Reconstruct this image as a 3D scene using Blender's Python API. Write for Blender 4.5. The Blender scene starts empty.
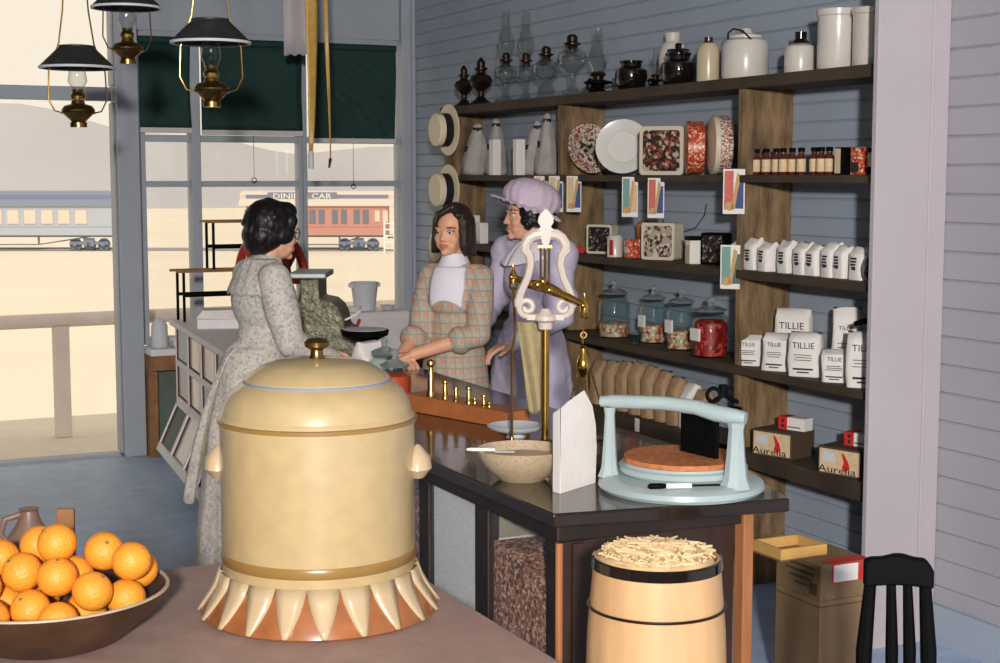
import bpy, math, random
from mathutils import Vector, Matrix, Euler
from mathutils.bvhtree import BVHTree
random.seed(7)
PI = math.pi
SC = bpy.context.scene
COL = SC.collection

# ------------------------------------------------------------------ survey
# The camera as measured from the photograph; used to read real positions
# (a sight line cut with a known floor, shelf or wall plane).
FL, CX, CY, EYE = 1500.0, 500.0, 331.5, 1.68
PITCH = math.atan((331.5 - 176) / FL)
YAW = math.atan(731 * math.cos(PITCH) / FL)
FW = Vector((math.sin(YAW) * math.cos(PITCH), math.cos(YAW) * math.cos(PITCH), -math.sin(PITCH)))
RT = Vector((math.cos(YAW), -math.sin(YAW), 0))
UP = RT.cross(FW)

def ray(px, py):
    return FW + RT * ((px - CX) / FL) + UP * ((CY - py) / FL)
def onz(px, py, z):
    r = ray(px, py); t = (z - EYE) / r.z
    return Vector((r.x * t, r.y * t, z))
def onx(px, py, x):
    r = ray(px, py); t = x / r.x
    return Vector((x, r.y * t, EYE + r.z * t))
def ony(px, py, y):
    r = ray(px, py); t = y / r.y
    return Vector((r.x * t, y, EYE + r.z * t))
def ond(px, py, d):
    r = ray(px, py)
    return Vector((r.x * d, r.y * d, EYE + r.z * d))

# ------------------------------------------------------------------ mesh kit
class MB:
    def __init__(s, M=None):
        s.v = []; s.f = []; s.mi = []; s.M = M or Matrix()
    def add(s, vs, fs, m=0, T=None):
        o = len(s.v); T = s.M @ T if T is not None else s.M
        s.v += [T @ Vector(p) for p in vs]
        s.f += [[i + o for i in f] for f in fs]; s.mi += [m] * len(fs)
        return s
    def box(s, x0, x1, y0, y1, z0, z1, m=0, T=None):
        v = [(x, y, z) for z in (z0, z1) for y in (y0, y1) for x in (x0, x1)]
        return s.add(v, [(0, 2, 3, 1), (4, 5, 7, 6), (0, 1, 5, 4), (2, 6, 7, 3), (0, 4, 6, 2), (1, 3, 7, 5)], m, T)
    def lathe(s, prof, c=(0, 0, 0), n=32, m=0, T=None, rip=None, sx=1, sy=1):
        vs = []; fs = []; c = Vector(c)
        for k, (r, z) in enumerate(prof):
            for i in range(n):
                a = 2 * PI * i / n
                rr = r * (rip(a, k / max(1, len(prof) - 1)) if rip else 1)
                vs.append((c.x + rr * math.cos(a) * sx, c.y + rr * math.sin(a) * sy, c.z + z))
        for k in range(len(prof) - 1):
            for i in range(n):
                j = (i + 1) % n
                fs.append((k * n + i, k * n + j, (k + 1) * n + j, (k + 1) * n + i))
        tube = prof[0][0] > 1e-6 and prof[-1][0] > 1e-6      # open ring or tube: no end caps
        if prof[0][0] > 1e-6 and not tube: fs.append(tuple(range(n - 1, -1, -1)))
        if prof[-1][0] > 1e-6 and not tube: fs.append(tuple((len(prof) - 1) * n + i for i in range(n)))
        return s.add(vs, fs, m, T)
    def tube(s, pts, r, n=8, m=0, T=None, caps=True):
        pts = [Vector(p) for p in pts]; N = len(pts)
        rs = r if isinstance(r, (list, tuple)) else [r] * N
        vs = []; fs = []; prev = None
        for k in range(N):
            t = (pts[min(k + 1, N - 1)] - pts[max(k - 1, 0)])
            t = t.normalized() if t.length > 1e-9 else Vector((0, 0, 1))
            if prev is None:
                u = t.orthogonal().normalized()
            else:
                u = prev - t * prev.dot(t)
                u = u.normalized() if u.length > 1e-6 else t.orthogonal().normalized()
            prev = u; w = t.cross(u)
            for i in range(n):
                a = 2 * PI * i / n
                vs.append(pts[k] + (u * math.cos(a) + w * math.sin(a)) * rs[k])
        for k in range(N - 1):
            for i in range(n):
                j = (i + 1) % n
                fs.append((k * n + i, k * n + j, (k + 1) * n + j, (k + 1) * n + i))
        if caps:
            fs.append(tuple(range(n - 1, -1, -1))); fs.append(tuple((N - 1) * n + i for i in range(n)))
        return s.add(vs, fs, m, T)
    def ring(s, c, R, r, ax='z', n=32, k=8, m=0, T=None, sx=1, sy=1, a0=0, a1=2 * PI):
        c = Vector(c); full = abs(a1 - a0 - 2 * PI) < 1e-6; vs = []; fs = []
        cnt = n if full else n + 1
        for i in range(cnt):
            a = a0 + (a1 - a0) * i / n
            for j in range(k):
                b = 2 * PI * j / k; rr = R + r * math.cos(b)
                p = (rr * math.cos(a) * sx, rr * math.sin(a) * sy, r * math.sin(b))
                if ax == 'x': p = (p[2], p[0], p[1])
                if ax == 'y': p = (p[0], p[2], p[1])
                vs.append(c + Vector(p))
        for i in range(n):
            i2 = (i + 1) % cnt
            for j in range(k):
                j2 = (j + 1) % k
                fs.append((i * k + j, i2 * k + j, i2 * k + j2, i * k + j2))
        return s.add(vs, fs, m, T)
    def sph(s, c, r, nu=20, nv=12, m=0, T=None):
        if not isinstance(r, (list, tuple)): r = (r, r, r)
        c = Vector(c); vs = []; fs = []
        for k in range(1, nv):
            b = PI * k / nv
            for i in range(nu):
                a = 2 * PI * i / nu
                vs.append((c.x + r[0] * math.sin(b) * math.cos(a), c.y + r[1] * math.sin(b) * math.sin(a), c.z - r[2] * math.cos(b)))
        for k in range(nv - 2):
            for i in range(nu):
                j = (i + 1) % nu
                fs.append((k * nu + i, k * nu + j, (k + 1) * nu + j, (k + 1) * nu + i))
        lo = len(vs); vs += [(c.x, c.y, c.z - r[2]), (c.x, c.y, c.z + r[2])]
        for i in range(nu):
            j = (i + 1) % nu
            fs.append((lo, j, i)); fs.append((lo + 1, (nv - 2) * nu + i, (nv - 2) * nu + j))
        return s.add(vs, fs, m, T)
    def cap(s, a, ra, b, rb, n=14, m=0):
        a = Vector(a); b = Vector(b); t = (b - a)
        L = t.length; t = t / L if L > 1e-6 else Vector((0, 0, 1))
        pts = []; rs = []
        for k in range(5):
            q = PI / 2 * k / 5; pts.append(a - t * ra * math.cos(q)); rs.append(max(ra * math.sin(q), 1e-4))
        pts.append(a); rs.append(ra); pts.append(b); rs.append(rb)
        for k in range(4, -1, -1):
            q = PI / 2 * k / 5; pts.append(b + t * rb * math.cos(q)); rs.append(max(rb * math.sin(q), 1e-4))
        return s.tube(pts, rs, n, m)
    def prism(s, out, d0, d1, ax='y', m=0, T=None):
        n = len(out); vs = []
        for d in (d0, d1):
            for (a, b) in out:
                vs.append({'y': (a, d, b), 'x': (d, a, b), 'z': (a, b, d)}[ax])
        fs = [tuple(range(n)), tuple(range(2 * n - 1, n - 1, -1))]
        fs += [(i, i + n, (i + 1) % n + n, (i + 1) % n) for i in range(n)]
        return s.add(vs, fs, m, T)
    def sheet(s, fn, nu, nv, m=0):
        vs = [fn(i / nu, j / nv) for j in range(nv + 1) for i in range(nu + 1)]
        fs = [(j * (nu + 1) + i, j * (nu + 1) + i + 1, (j + 1) * (nu + 1) + i + 1, (j + 1) * (nu + 1) + i) for j in range(nv) for i in range(nu)]
        return s.add(vs, fs, m)

def setp(o, parent):
    if parent is not None: o.parent = parent
def build(name, mb, mats, parent=None, smooth=35, bevel=0, loc=None, rz=0, solid=0, sub=0):
    me = bpy.data.meshes.new(name)
    me.from_pydata([tuple(v) for v in mb.v], [], mb.f)
    mats = mats if isinstance(mats, (list, tuple)) else [mats]
    for m in mats: me.materials.append(m)
    me.polygons.foreach_set('material_index', mb.mi)
    import bmesh
    bm = bmesh.new(); bm.from_mesh(me); bmesh.ops.recalc_face_normals(bm, faces=bm.faces); bm.to_mesh(me); bm.free()
    if smooth:
        me.shade_smooth(); me.set_sharp_from_angle(angle=math.radians(smooth))
    o = bpy.data.objects.new(name, me); COL.objects.link(o); setp(o, parent)
    if loc is not None: o.location = loc
    if rz: o.rotation_euler = (0, 0, rz)
    if solid:
        md = o.modifiers.new('Solid', 'SOLIDIFY'); md.thickness = solid; md.offset = 0
    if bevel:
        md = o.modifiers.new('Bevel', 'BEVEL'); md.width = bevel; md.segments = 2; md.limit_method = 'ANGLE'; md.angle_limit = math.radians(40)
    if sub:
        md = o.modifiers.new('Sub', 'SUBSURF'); md.levels = md.render_levels = sub
    return o
def tag(o, label, cat, group=None, kind=None):
    o['label'] = label; o['category'] = cat
    if group: o['group'] = group
    if kind: o['kind'] = kind
    return o
def thing(name, loc, label, cat, group=None, rz=0):
    o = bpy.data.objects.new(name, None); COL.objects.link(o)
    o.empty_display_size = .05; o.location = loc; o.rotation_euler = (0, 0, rz)
    return tag(o, label, cat, group)
def struct(name, mb, mats, label=None, **k):
    o = build(name, mb, mats, **k); o['kind'] = 'structure'
    if label: o['label'] = label
    return o
def dup(root, loc, rz, label, group=None):
    r = root.copy(); COL.objects.link(r); r.location = loc; r.rotation_euler = (0, 0, rz); r['label'] = label
    if group: r['group'] = group
    for ch in list(root.children):
        c = ch.copy(); COL.objects.link(c); c.parent = r
        for g in list(ch.children):
            d = g.copy(); COL.objects.link(d); d.parent = c
    return r
def text(name, body, size, mat, parent, loc, rot=(PI / 2, 0, 0), ext=.0006, sx=1.0, align='CENTER'):
    cu = bpy.data.curves.new(name, 'FONT'); cu.body = body; cu.size = size; cu.extrude = ext
    cu.align_x = align; cu.align_y = 'CENTER'; cu.resolution_u = 2
    t = bpy.data.objects.new('tmp_text', cu); COL.objects.link(t)
    dg = bpy.context.evaluated_depsgraph_get()
    me = bpy.data.meshes.new_from_object(t.evaluated_get(dg))
    bpy.data.objects.remove(t); me.materials.clear(); me.materials.append(mat)
    o = bpy.data.objects.new(name, me); COL.objects.link(o); setp(o, parent)
    o.location = loc; o.rotation_euler = rot; o.scale = (sx, 1, 1)
    return o

# ------------------------------------------------------------------ materials
def newmat(name):
    m = bpy.data.materials.new(name); m.use_nodes = True
    nt = m.node_tree; b = nt.nodes['Principled BSDF']
    return m, nt, b
def mat(name, col, rough=.6, metal=0, var=0, vscale=8, bump=0, bscale=40, spec=.5, coat=0, stretch=None, trans=0, ior=1.45):
    m, nt, b = newmat(name)
    b.inputs['Roughness'].default_value = rough; b.inputs['Metallic'].default_value = metal
    b.inputs['Specular IOR Level'].default_value = spec; b.inputs['Coat Weight'].default_value = coat
    b.inputs['Base Color'].default_value = (*col, 1)
    b.inputs['Transmission Weight'].default_value = trans; b.inputs['IOR'].default_value = ior
    co = None
    if var or bump:
        tc = nt.nodes.new('ShaderNodeTexCoord'); mp = nt.nodes.new('ShaderNodeMapping')
        nt.links.new(tc.outputs['Object'], mp.inputs['Vector'])
        if stretch: mp.inputs['Scale'].default_value = stretch
        co = mp.outputs['Vector']
    if var:
        n = nt.nodes.new('ShaderNodeTexNoise'); n.inputs['Scale'].default_value = vscale; n.inputs['Detail'].default_value = 5
        nt.links.new(co, n.inputs['Vector'])
        mx = nt.nodes.new('ShaderNodeMix'); mx.data_type = 'RGBA'
        mx.inputs[6].default_value = (*[c * (1 - var) for c in col], 1)
        mx.inputs[7].default_value = (*[min(1, c * (1 + var)) for c in col], 1)
        rp = nt.nodes.new('ShaderNodeMapRange'); rp.inputs[1].default_value = .3; rp.inputs[2].default_value = .7
        nt.links.new(n.outputs['Fac'], rp.inputs[0]); nt.links.new(rp.outputs[0], mx.inputs[0]); nt.links.new(mx.outputs[2], b.inputs['Base Color'])
    if bump:
        n2 = nt.nodes.new('ShaderNodeTexNoise'); n2.inputs['Scale'].default_value = bscale; n2.inputs['Detail'].default_value = 4
        nt.links.new(co, n2.inputs['Vector'])
        bp = nt.nodes.new('ShaderNodeBump'); bp.inputs['Strength'].default_value = bump; bp.inputs['Distance'].default_value = .01
        nt.links.new(n2.outputs['Fac'], bp.inputs['Height']); nt.links.new(bp.outputs['Normal'], b.inputs['Normal'])
    return m
def spots(name, base, cols, scale=60, thresh=.35, rough=.8, stretch=None):
    """cell pattern: each voronoi cell takes base or one of the colours"""
    m, nt, b = newmat(name); b.inputs['Roughness'].default_value = rough
    tc = nt.nodes.new('ShaderNodeTexCoord'); vo = nt.nodes.new('ShaderNodeTexVoronoi'); vo.inputs['Scale'].default_value = scale
    mp = nt.nodes.new('ShaderNodeMapping')
    if stretch: mp.inputs['Scale'].default_value = stretch
    nt.links.new(tc.outputs['Object'], mp.inputs['Vector']); nz = nt.nodes.new('ShaderNodeTexNoise'); nz.inputs['Scale'].default_value = scale * .8; nt.links.new(mp.outputs['Vector'], nz.inputs['Vector'])
    va = nt.nodes.new('ShaderNodeVectorMath'); va.operation = 'MULTIPLY_ADD'; va.inputs[1].default_value = (1.2 / scale,) * 3
    nt.links.new(nz.outputs['Color'], va.inputs[0]); nt.links.new(mp.outputs['Vector'], va.inputs[2]); nt.links.new(va.outputs[0], vo.inputs['Vector'])
    sp = nt.nodes.new('ShaderNodeSeparateColor'); nt.links.new(vo.outputs['Color'], sp.inputs[0])
    cr = nt.nodes.new('ShaderNodeValToRGB'); cr.color_ramp.interpolation = 'CONSTANT'
    e = cr.color_ramp.elements; e[0].position = 0; e[0].color = (*base, 1); e[1].position = 1 - thresh; e[1].color = (*cols[0], 1)
    for k, c in enumerate(cols[1:]):
        q = e.new(1 - thresh + thresh * (k + 1) / len(cols)); q.color = (*c, 1)
    nt.links.new(sp.outputs[0], cr.inputs[0]); nt.links.new(cr.outputs[0], b.inputs['Base Color'])
    return m
def plaid(name, base, c1, c2, step=.05):
    m, nt, b = newmat(name); b.inputs['Roughness'].default_value = .9
    tc = nt.nodes.new('ShaderNodeTexCoord'); sp = nt.nodes.new('ShaderNodeSeparateXYZ'); nt.links.new(tc.outputs['Object'], sp.inputs[0])
    def band(src, width, off):
        a = nt.nodes.new('ShaderNodeMath'); a.operation = 'MULTIPLY_ADD'; a.inputs[1].default_value = 1 / step; a.inputs[2].default_value = off
        nt.links.new(src, a.inputs[0])
        f = nt.nodes.new('ShaderNodeMath'); f.operation = 'FRACT'; nt.links.new(a.outputs[0], f.inputs[0])
        l = nt.nodes.new('ShaderNodeMath'); l.operation = 'LESS_THAN'; l.inputs[1].default_value = width; nt.links.new(f.outputs[0], l.inputs[0])
        return l.outputs[0]
    def mathn(op, a, c):
        q = nt.nodes.new('ShaderNodeMath'); q.operation = op
        nt.links.new(a, q.inputs[0])
        if isinstance(c, (int, float)): q.inputs[1].default_value = c
        else: nt.links.new(c, q.inputs[1])
        return q.outputs[0]
    s1 = mathn('ADD', sp.outputs[0], sp.outputs[1])
    both = mathn('MULTIPLY', band(s1, .5, .1), band(sp.outputs[2], .5, .3))
    lines = mathn('MAXIMUM', band(s1, .12, .62), band(sp.outputs[2], .12, .82))
    m1 = nt.nodes.new('ShaderNodeMix'); m1.data_type = 'RGBA'; m1.inputs[6].default_value = (*base, 1); m1.inputs[7].default_value = (*c1, 1)
    nt.links.new(both, m1.inputs[0])
    m2 = nt.nodes.new('ShaderNodeMix'); m2.data_type = 'RGBA'; m2.inputs[7].default_value = (*c2, 1)
    nt.links.new(m1.outputs[2], m2.inputs[6]); nt.links.new(lines, m2.inputs[0]); nt.links.new(m2.outputs[2], b.inputs['Base Color'])
    return m
def glass(name, col=(1, 1, 1), rough=.02, pwr=4, mul=.9):
    """thin-walled clear glass: mostly see-through, mirror-like at grazing angles"""
    m = bpy.data.materials.new(name); m.use_nodes = True; nt = m.node_tree; nt.nodes.clear()
    o = nt.nodes.new('ShaderNodeOutputMaterial'); t = nt.nodes.new('ShaderNodeBsdfTransparent'); g = nt.nodes.new('ShaderNodeBsdfGlossy')
    t.inputs[0].default_value = (*col, 1); g.inputs['Roughness'].default_value = rough
    lw = nt.nodes.new('ShaderNodeLayerWeight'); lw.inputs[0].default_value = .5
    pw = nt.nodes.new('ShaderNodeMath'); pw.operation = 'POWER'; pw.inputs[1].default_value = pwr
    nt.links.new(lw.outputs['Facing'], pw.inputs[0])
    fr = nt.nodes.new('ShaderNodeMath'); fr.operation = 'MULTIPLY_ADD'; fr.inputs[1].default_value = mul; fr.inputs[2].default_value = .04
    nt.links.new(pw.outputs[0], fr.inputs[0])
    mx = nt.nodes.new('ShaderNodeMixShader')
    nt.links.new(fr.outputs[0], mx.inputs[0]); nt.links.new(t.outputs[0], mx.inputs[1]); nt.links.new(g.outputs[0], mx.inputs[2]); nt.links.new(mx.outputs[0], o.inputs[0])
    return m
def s(r, g, b):          # sRGB 0-255 -> linear
    f = lambda c: (c / 255 / 12.92) if c / 255 <= .04045 else ((c / 255 + .055) / 1.055) ** 2.4
    return (f(r), f(g), f(b))

M = {}
M['siding'] = mat('blue_grey_siding', s(158, 168, 182), .55, var=.05, vscale=3)
M['farwall'] = mat('dark_unseen_wall', s(90, 80, 70), .8)  # for the unseen walls, darkened to cut bounced fill light
M['siding2'] = mat('pale_lilac_grey_siding', s(168, 164, 172), .55, var=.04, vscale=3)
M['trimgrey'] = mat('blue_grey_trim_paint', s(164, 169, 178), .5, var=.05, vscale=4)
M['endwhite'] = mat('white_painted_board', s(186, 176, 179), .5, var=.03, vscale=5)
M['floor'] = mat('blue_painted_floor', s(168, 186, 212), .5, var=.12, vscale=9, bump=.1, bscale=60)
M['ceil'] = mat('ceiling_paint', s(150, 150, 150), .8)  # unseen ceiling, greyed to lessen bounced light
M['oldwood'] = mat('weathered_shelf_board', s(122, 97, 68), .75, var=.6, vscale=9, bump=.5, bscale=30, stretch=(2.2, 2.2, .6))
M['shelfwood'] = mat('dark_shelf_board', s(70, 57, 44), .7, var=.3, vscale=5, bump=.2, bscale=30)
M['counter'] = mat('varnished_dark_counter_top', s(40, 27, 18), .18, var=.35, vscale=7, coat=.35)
M['counterside'] = mat('dark_brown_counter_frame', s(36, 24, 18), .5, var=.3, vscale=8, bump=.1)
M['panel'] = mat('brown_counter_panel', s(48, 30, 20), .6, var=.4, vscale=6, stretch=(3, 3, .6))
M['plank'] = mat('orange_pine_plank', s(160, 102, 62), .65, var=.2, vscale=10, stretch=(3, 3, .4))
M['orangewood'] = mat('orange_varnished_wood', s(172, 102, 58), .45, var=.15, vscale=14)
M['rice'] = spots('white_rice_grain', s(236, 234, 228), [s(222, 220, 212), s(246, 244, 240)], 300, .55)
M['beans'] = spots('brown_beans', s(150, 98, 68), [s(96, 58, 42), s(190, 136, 104), s(214, 184, 160)], 120, .6)
M['sand'] = mat('dusty_bin_back', s(150, 140, 118), .8, var=.1)
M['paneglass'] = glass('clear_pane_glass')
M['jarglass'] = glass('greenish_jar_glass', (.86, .93, .93), .03)
M['lampglass'] = glass('lamp_glass', (.86, .87, .85), .05, 2.2)
M['white'] = mat('white_enamel', s(236, 230, 224), .35)
M['lyrewhite'] = mat('cream_white_cast_iron', s(204, 190, 178), .45)
M['paper'] = mat('white_paper', s(232, 224, 218), .85, var=.04, vscale=14, bump=.15, bscale=40)
M['kraft'] = mat('kraft_paper', s(170, 138, 104), .85, var=.18, vscale=18, bump=.5, bscale=45)
M['ink'] = mat('black_ink', s(40, 40, 52), .8)
M['redink'] = mat('red_ink', s(190, 50, 40), .7)
M['blueink'] = mat('blue_ink', s(40, 60, 120), .7)
M['brass'] = mat('polished_brass', s(206, 164, 84), .24, 1, var=.15, vscale=30)
M['darkbrass'] = mat('aged_brass', s(150, 118, 68), .3, 1, var=.3, vscale=20)
M['black'] = mat('black_iron', s(9, 9, 10), .6, spec=.08)
M['blackgloss'] = mat('dark_brown_glaze', s(22, 15, 13), .1, coat=.6)
M['bronze'] = mat('dark_bronze_metal', s(62, 46, 38), .32, .8)
M['stone'] = mat('pale_stoneware_glaze', s(205, 196, 186), .25, var=.04, vscale=7, coat=.3)
M['tan'] = mat('tan_stoneware_glaze', s(196, 178, 148), .25, var=.08, vscale=8, coat=.3)
M['browncap'] = mat('dark_brown_salt_glaze', s(46, 30, 24), .2, coat=.3)
M['crock'] = mat('yellow_buff_glaze', s(180, 156, 114), .34, var=.06, vscale=26, coat=.5, bump=.03, bscale=70)
M['crockband'] = mat('olive_brown_glaze_band', s(140, 108, 58), .3, coat=.3)
M['crockpale'] = mat('cream_glaze', s(186, 162, 128), .32, coat=.5)
M['crockbrown'] = mat('brown_glaze', s(150, 92, 52), .22, var=.2, vscale=22, coat=.5)
M['table'] = mat('worn_mauve_brown_table_top', s(160, 132, 122), .6, var=.12, vscale=16, bump=.1, bscale=70)
M['orange'] = mat('orange_peel', s(236, 150, 48), .42, var=.06, vscale=14, bump=.3, bscale=160)
M['bowldark'] = mat('dark_wood_bowl', s(70, 48, 32), .4, var=.4, vscale=14)
M['bowlrim'] = mat('worn_pale_bowl_rim', s(176, 158, 136), .5)
M['mint'] = mat('pale_blue_green_cast_iron', s(164, 178, 178), .34, var=.04, coat=.2)
M['cork'] = mat('orange_brown_turntable_wood', s(186, 112, 66), .7, var=.3, vscale=60)
M['keg'] = mat('pale_keg_staves', s(196, 154, 110), .5, var=.1, vscale=5, stretch=(6, 6, .5))
M['shav'] = mat('cream_dried_strips', s(216, 186, 142), .75, var=.16, vscale=30)
M['card'] = mat('brown_cardboard', s(130, 105, 76), .85, var=.08, vscale=9)
M['carddark'] = mat('dark_brown_cardboard_print', s(78, 60, 44), .85)  # even dark brown for cases, fold line and print
M['red'] = mat('red_print', s(206, 44, 36), .6)
M['redpaint'] = mat('dark_red_enamel', s(160, 52, 36), .35, var=.1)
M['green'] = mat('dark_green_blind_cloth', s(20, 54, 48), .75, var=.15, vscale=6)
M['blindwhite'] = mat('cream_blind_hem', s(208, 200, 196), .7)
M['knee'] = mat('dull_green_wall_panel', s(96, 108, 96), .7, var=.15)
M['brownwood'] = mat('brown_sill_edge', s(140, 96, 58), .6, var=.35, vscale=12)
M['case'] = mat('white_lilac_case_paint', s(226, 220, 220), .5, var=.05, vscale=8)
M['casedark'] = mat('dark_red_case_recess', s(92, 38, 36), .7)
M['flypaper'] = mat('amber_fly_paper', s(196, 152, 72), .4, var=.15, vscale=20)
M['reg'] = mat('embossed_nickel_register', s(122, 118, 98), .42, .55, var=.45, vscale=34, bump=1, bscale=55)
M['regtop'] = mat('worn_nickel_plate', s(170, 175, 172), .4, .5)
M['hatstraw'] = mat('straw_hat', s(238, 222, 190), .8, bump=.2, bscale=90)
M['ribbon'] = mat('black_ribbon', s(22, 20, 24), .8)
M['bucket'] = mat('grey_blue_zinc', s(206, 208, 212), .55)
M['towel'] = mat('olive_tan_cloth', s(168, 152, 112), .95, var=.1, vscale=30, bump=.3, bscale=60)
M['china'] = mat('white_china', s(226, 222, 214), .2, coat=.4)
M['chinapat'] = spots('red_floral_transfer', s(218, 204, 190), [s(160, 70, 60), s(96, 64, 52), s(190, 130, 112)], 150, .55, .3)
M['tinpic'] = spots('dark_picture_print', s(60, 42, 36), [s(190, 168, 146), s(120, 82, 62), s(28, 22, 22), s(150, 70, 52)], 75, .62, .4)
M['tinpic2'] = spots('village_picture_print', s(176, 160, 138), [s(40, 34, 34), s(104, 78, 62), s(206, 196, 180)], 70, .6, .4)
M['tincream'] = mat('cream_tin', s(214, 202, 180), .35)
M['redtin'] = spots('orange_red_patterned_tin', s(192, 70, 44), [s(226, 140, 100), s(120, 40, 30), s(230, 200, 160)], 130, .4, .35)
M['blacktin'] = spots('black_tin_with_scrolls', s(30, 26, 26), [s(150, 132, 110), s(70, 60, 54)], 110, .3, .4)
M['label'] = mat('cream_label', s(218, 190, 150), .7, var=.1, vscale=60)
M['bottlebrown'] = mat('dark_red_brown_bottle', s(84, 34, 26), .15, coat=.4)
M['flour'] = mat('cotton_sack_cloth', s(176, 168, 164), .9, var=.16, vscale=16, bump=.3, bscale=50)
M['candyred'] = spots('red_sweets', s(170, 36, 30), [s(110, 20, 22), s(206, 80, 60)], 70, .5, .4)
M['candymix'] = spots('pale_sweets', s(200, 170, 130), [s(150, 110, 70), s(190, 60, 50), s(230, 215, 190)], 80, .6, .4)
M['orangecandy'] = mat('orange_red_sweets', s(214, 78, 40), .4)
M['posterteal'] = mat('teal_card_print', s(120, 160, 150), .7)
M['cone'] = mat('tan_cone_print', s(204, 160, 104), .7)
M['skin'] = mat('skin', s(226, 168, 138), .5, var=.04, vscale=9)
M['skin2'] = mat('tanned_skin', s(226, 168, 134), .5, var=.04, vscale=9)
M['lip'] = mat('lips', s(190, 112, 98), .4)
M['eyew'] = mat('eye_white', s(190, 176, 168), .3)
M['eyed'] = mat('dark_iris', s(36, 24, 20), .15)
M['brow'] = mat('dark_brow', s(92, 62, 48), .8)
M['hairblack'] = mat('black_hair', s(20, 15, 14), .42, var=.4, vscale=40, bump=.6, bscale=50, stretch=(1, 1, .3))
M['hairbrown'] = mat('dark_brown_hair', s(44, 28, 22), .38, var=.4, vscale=40, bump=.6, bscale=60, stretch=(3, 3, .2))
M['lav'] = mat('lavender_cotton', s(200, 190, 212), .85, var=.05, vscale=60, bump=.15, bscale=120)
M['lavcap'] = mat('pink_lavender_gingham', s(208, 188, 204), .85, var=.12, vscale=140)
M['collar'] = mat('white_cotton', s(234, 228, 236), .85)
M['plaid'] = plaid('orange_green_plaid', s(184, 172, 154), s(204, 152, 126), s(150, 152, 142), .046)
M['print'] = spots('pale_sprigged_print', s(206, 196, 184), [s(186, 178, 174), s(196, 180, 156), s(166, 164, 168)], 110, .45, .9)
M['shoe'] = mat('black_leather', s(24, 20, 20), .4)
M['cream'] = mat('pale_dry_ground', s(222, 211, 192), .9, var=.04, vscale=.05)
M['hill'] = mat('hazy_pale_hill', s(176, 174, 176), .95, var=.06, vscale=.02)  # washed-out haze put into the pale grey colour
M['raillog'] = mat('weathered_pink_rail', s(216, 200, 188), .8, var=.05)
M['porch'] = mat('porch_boards', s(222, 212, 196), .8, var=.05)
M['cargrey'] = mat('blue_grey_car_paint', s(178, 184, 196), .6)  # blue-greys paled in colour, standing in for haze and overexposure
M['cardk'] = mat('dark_blue_grey_car_roof', s(124, 134, 154), .6)
M['carred'] = mat('haze_paled_red_car_paint', s(200, 146, 134), .6)  # haze washes out the red in the paint colour itself
M['carwin'] = mat('car_window_glass', s(120, 124, 136), .2)
M['carwinpale'] = mat('bright_car_window_glass', s(226, 206, 190), .2)
M['carletter'] = mat('white_lettering', s(244, 236, 224), .6)
M['speck'] = spots('speckled_tan_stoneware', s(184, 162, 134), [s(180, 158, 130), s(160, 132, 106)], 320, .2, .35)
M['crockjug'] = mat('dull_brown_jug_glaze', s(120, 92, 78), .4, var=.15)
M['traypine'] = mat('yellow_pine', s(206, 162, 92), .6, var=.1, vscale=20)
M['panwhite'] = mat('white_enamel_pan', s(206, 208, 210), .3, coat=.3)
M['cardred'] = mat('faded_red_card_print', s(202, 108, 94), .7, var=.15, vscale=90)
M['cardblue'] = mat('faded_blue_card_print', s(70, 84, 128), .7, var=.2, vscale=90)
# ------------------------------------------------------------------ room shell
WX, WY, CEIL = 3.74, 9.02, 3.1
struct('floor', MB().box(-3.2, WX + .1, -3.2, WY + .12, -.12, 0), M['floor'], 'blue-grey painted shop floor', smooth=0)
struct('ceiling', MB().box(-3.2, WX + .1, -3.2, WY + .12, CEIL, CEIL + .1), M['ceil'], 'grey ceiling', smooth=0)
# beaded board wall: one profile with a groove every 83 mm
def boards(P, y0, y1, name, m, label):
    out = [(WX + .1, 0)]; z = 0
    while z < CEIL - .001:
        z2 = min(z + P, CEIL)
        out.extend([(WX + .007, z), (WX, z + .006), (WX, z2 - .006), (WX + .007, z2)])
        z = z2
    out.append((WX + .1, CEIL))
    struct(name, MB().prism(out, y0, y1, 'y'), m, label, smooth=0)
boards(.0757, 4.12, WY, 'wall_right', M['siding'], 'grey boarded wall behind the shelves')
boards(.101, -3.2, 4.12, 'wall_right_front', M['siding2'], 'pale boarded wall right of the white end board')
struct('wall_left_unseen', MB().box(-3.3, -3.2, -3.3, WY, 0, CEIL), M['farwall'], smooth=0)  # unseen wall, added to close off ambient daylight
struct('wall_back_unseen', MB().box(-3.2, WX + .1, -3.3, -3.2, 0, CEIL), M['farwall'], smooth=0)  # added out of view behind the camera to deepen the shadows
b = MB(); b.box(-3.2, .28, WY, WY + .12, 0, CEIL)
struct('wall_left_of_door', b, M['trimgrey'], smooth=0)
b = MB(); b.box(1.915, WX + .1, WY, WY + .12, 2.54, CEIL)
struct('wall_over_window', b, M['trimgrey'], smooth=0)
b = MB(); b.box(1.98, WX + .1, WY, WY + .12, 0, .62)
for k in range(7): b.box(2.02 + k * .25, 2.03 + k * .25, WY - .006, WY + .01, .05, .55)
struct('wall_under_window', b, M['knee'], 'dull green boarded wall under the shop window', smooth=0)
struct('trim_1', MB().box(1.852, 1.98, WY - .05, WY + .14, 0, CEIL).box(1.838, 1.852, WY + .0, WY + .12, .016, 2.11).box(1.838, 1.852, WY + .0, WY + .12, 2.21, CEIL), M['trimgrey'], 'grey-blue post between doorway and window', smooth=0, bevel=.006)
struct('trim_2', MB().box(.22, .35, WY - .05, WY + .14, 0, CEIL), M['trimgrey'], 'grey-blue post left of the doorway', smooth=0, bevel=.006)
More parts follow.
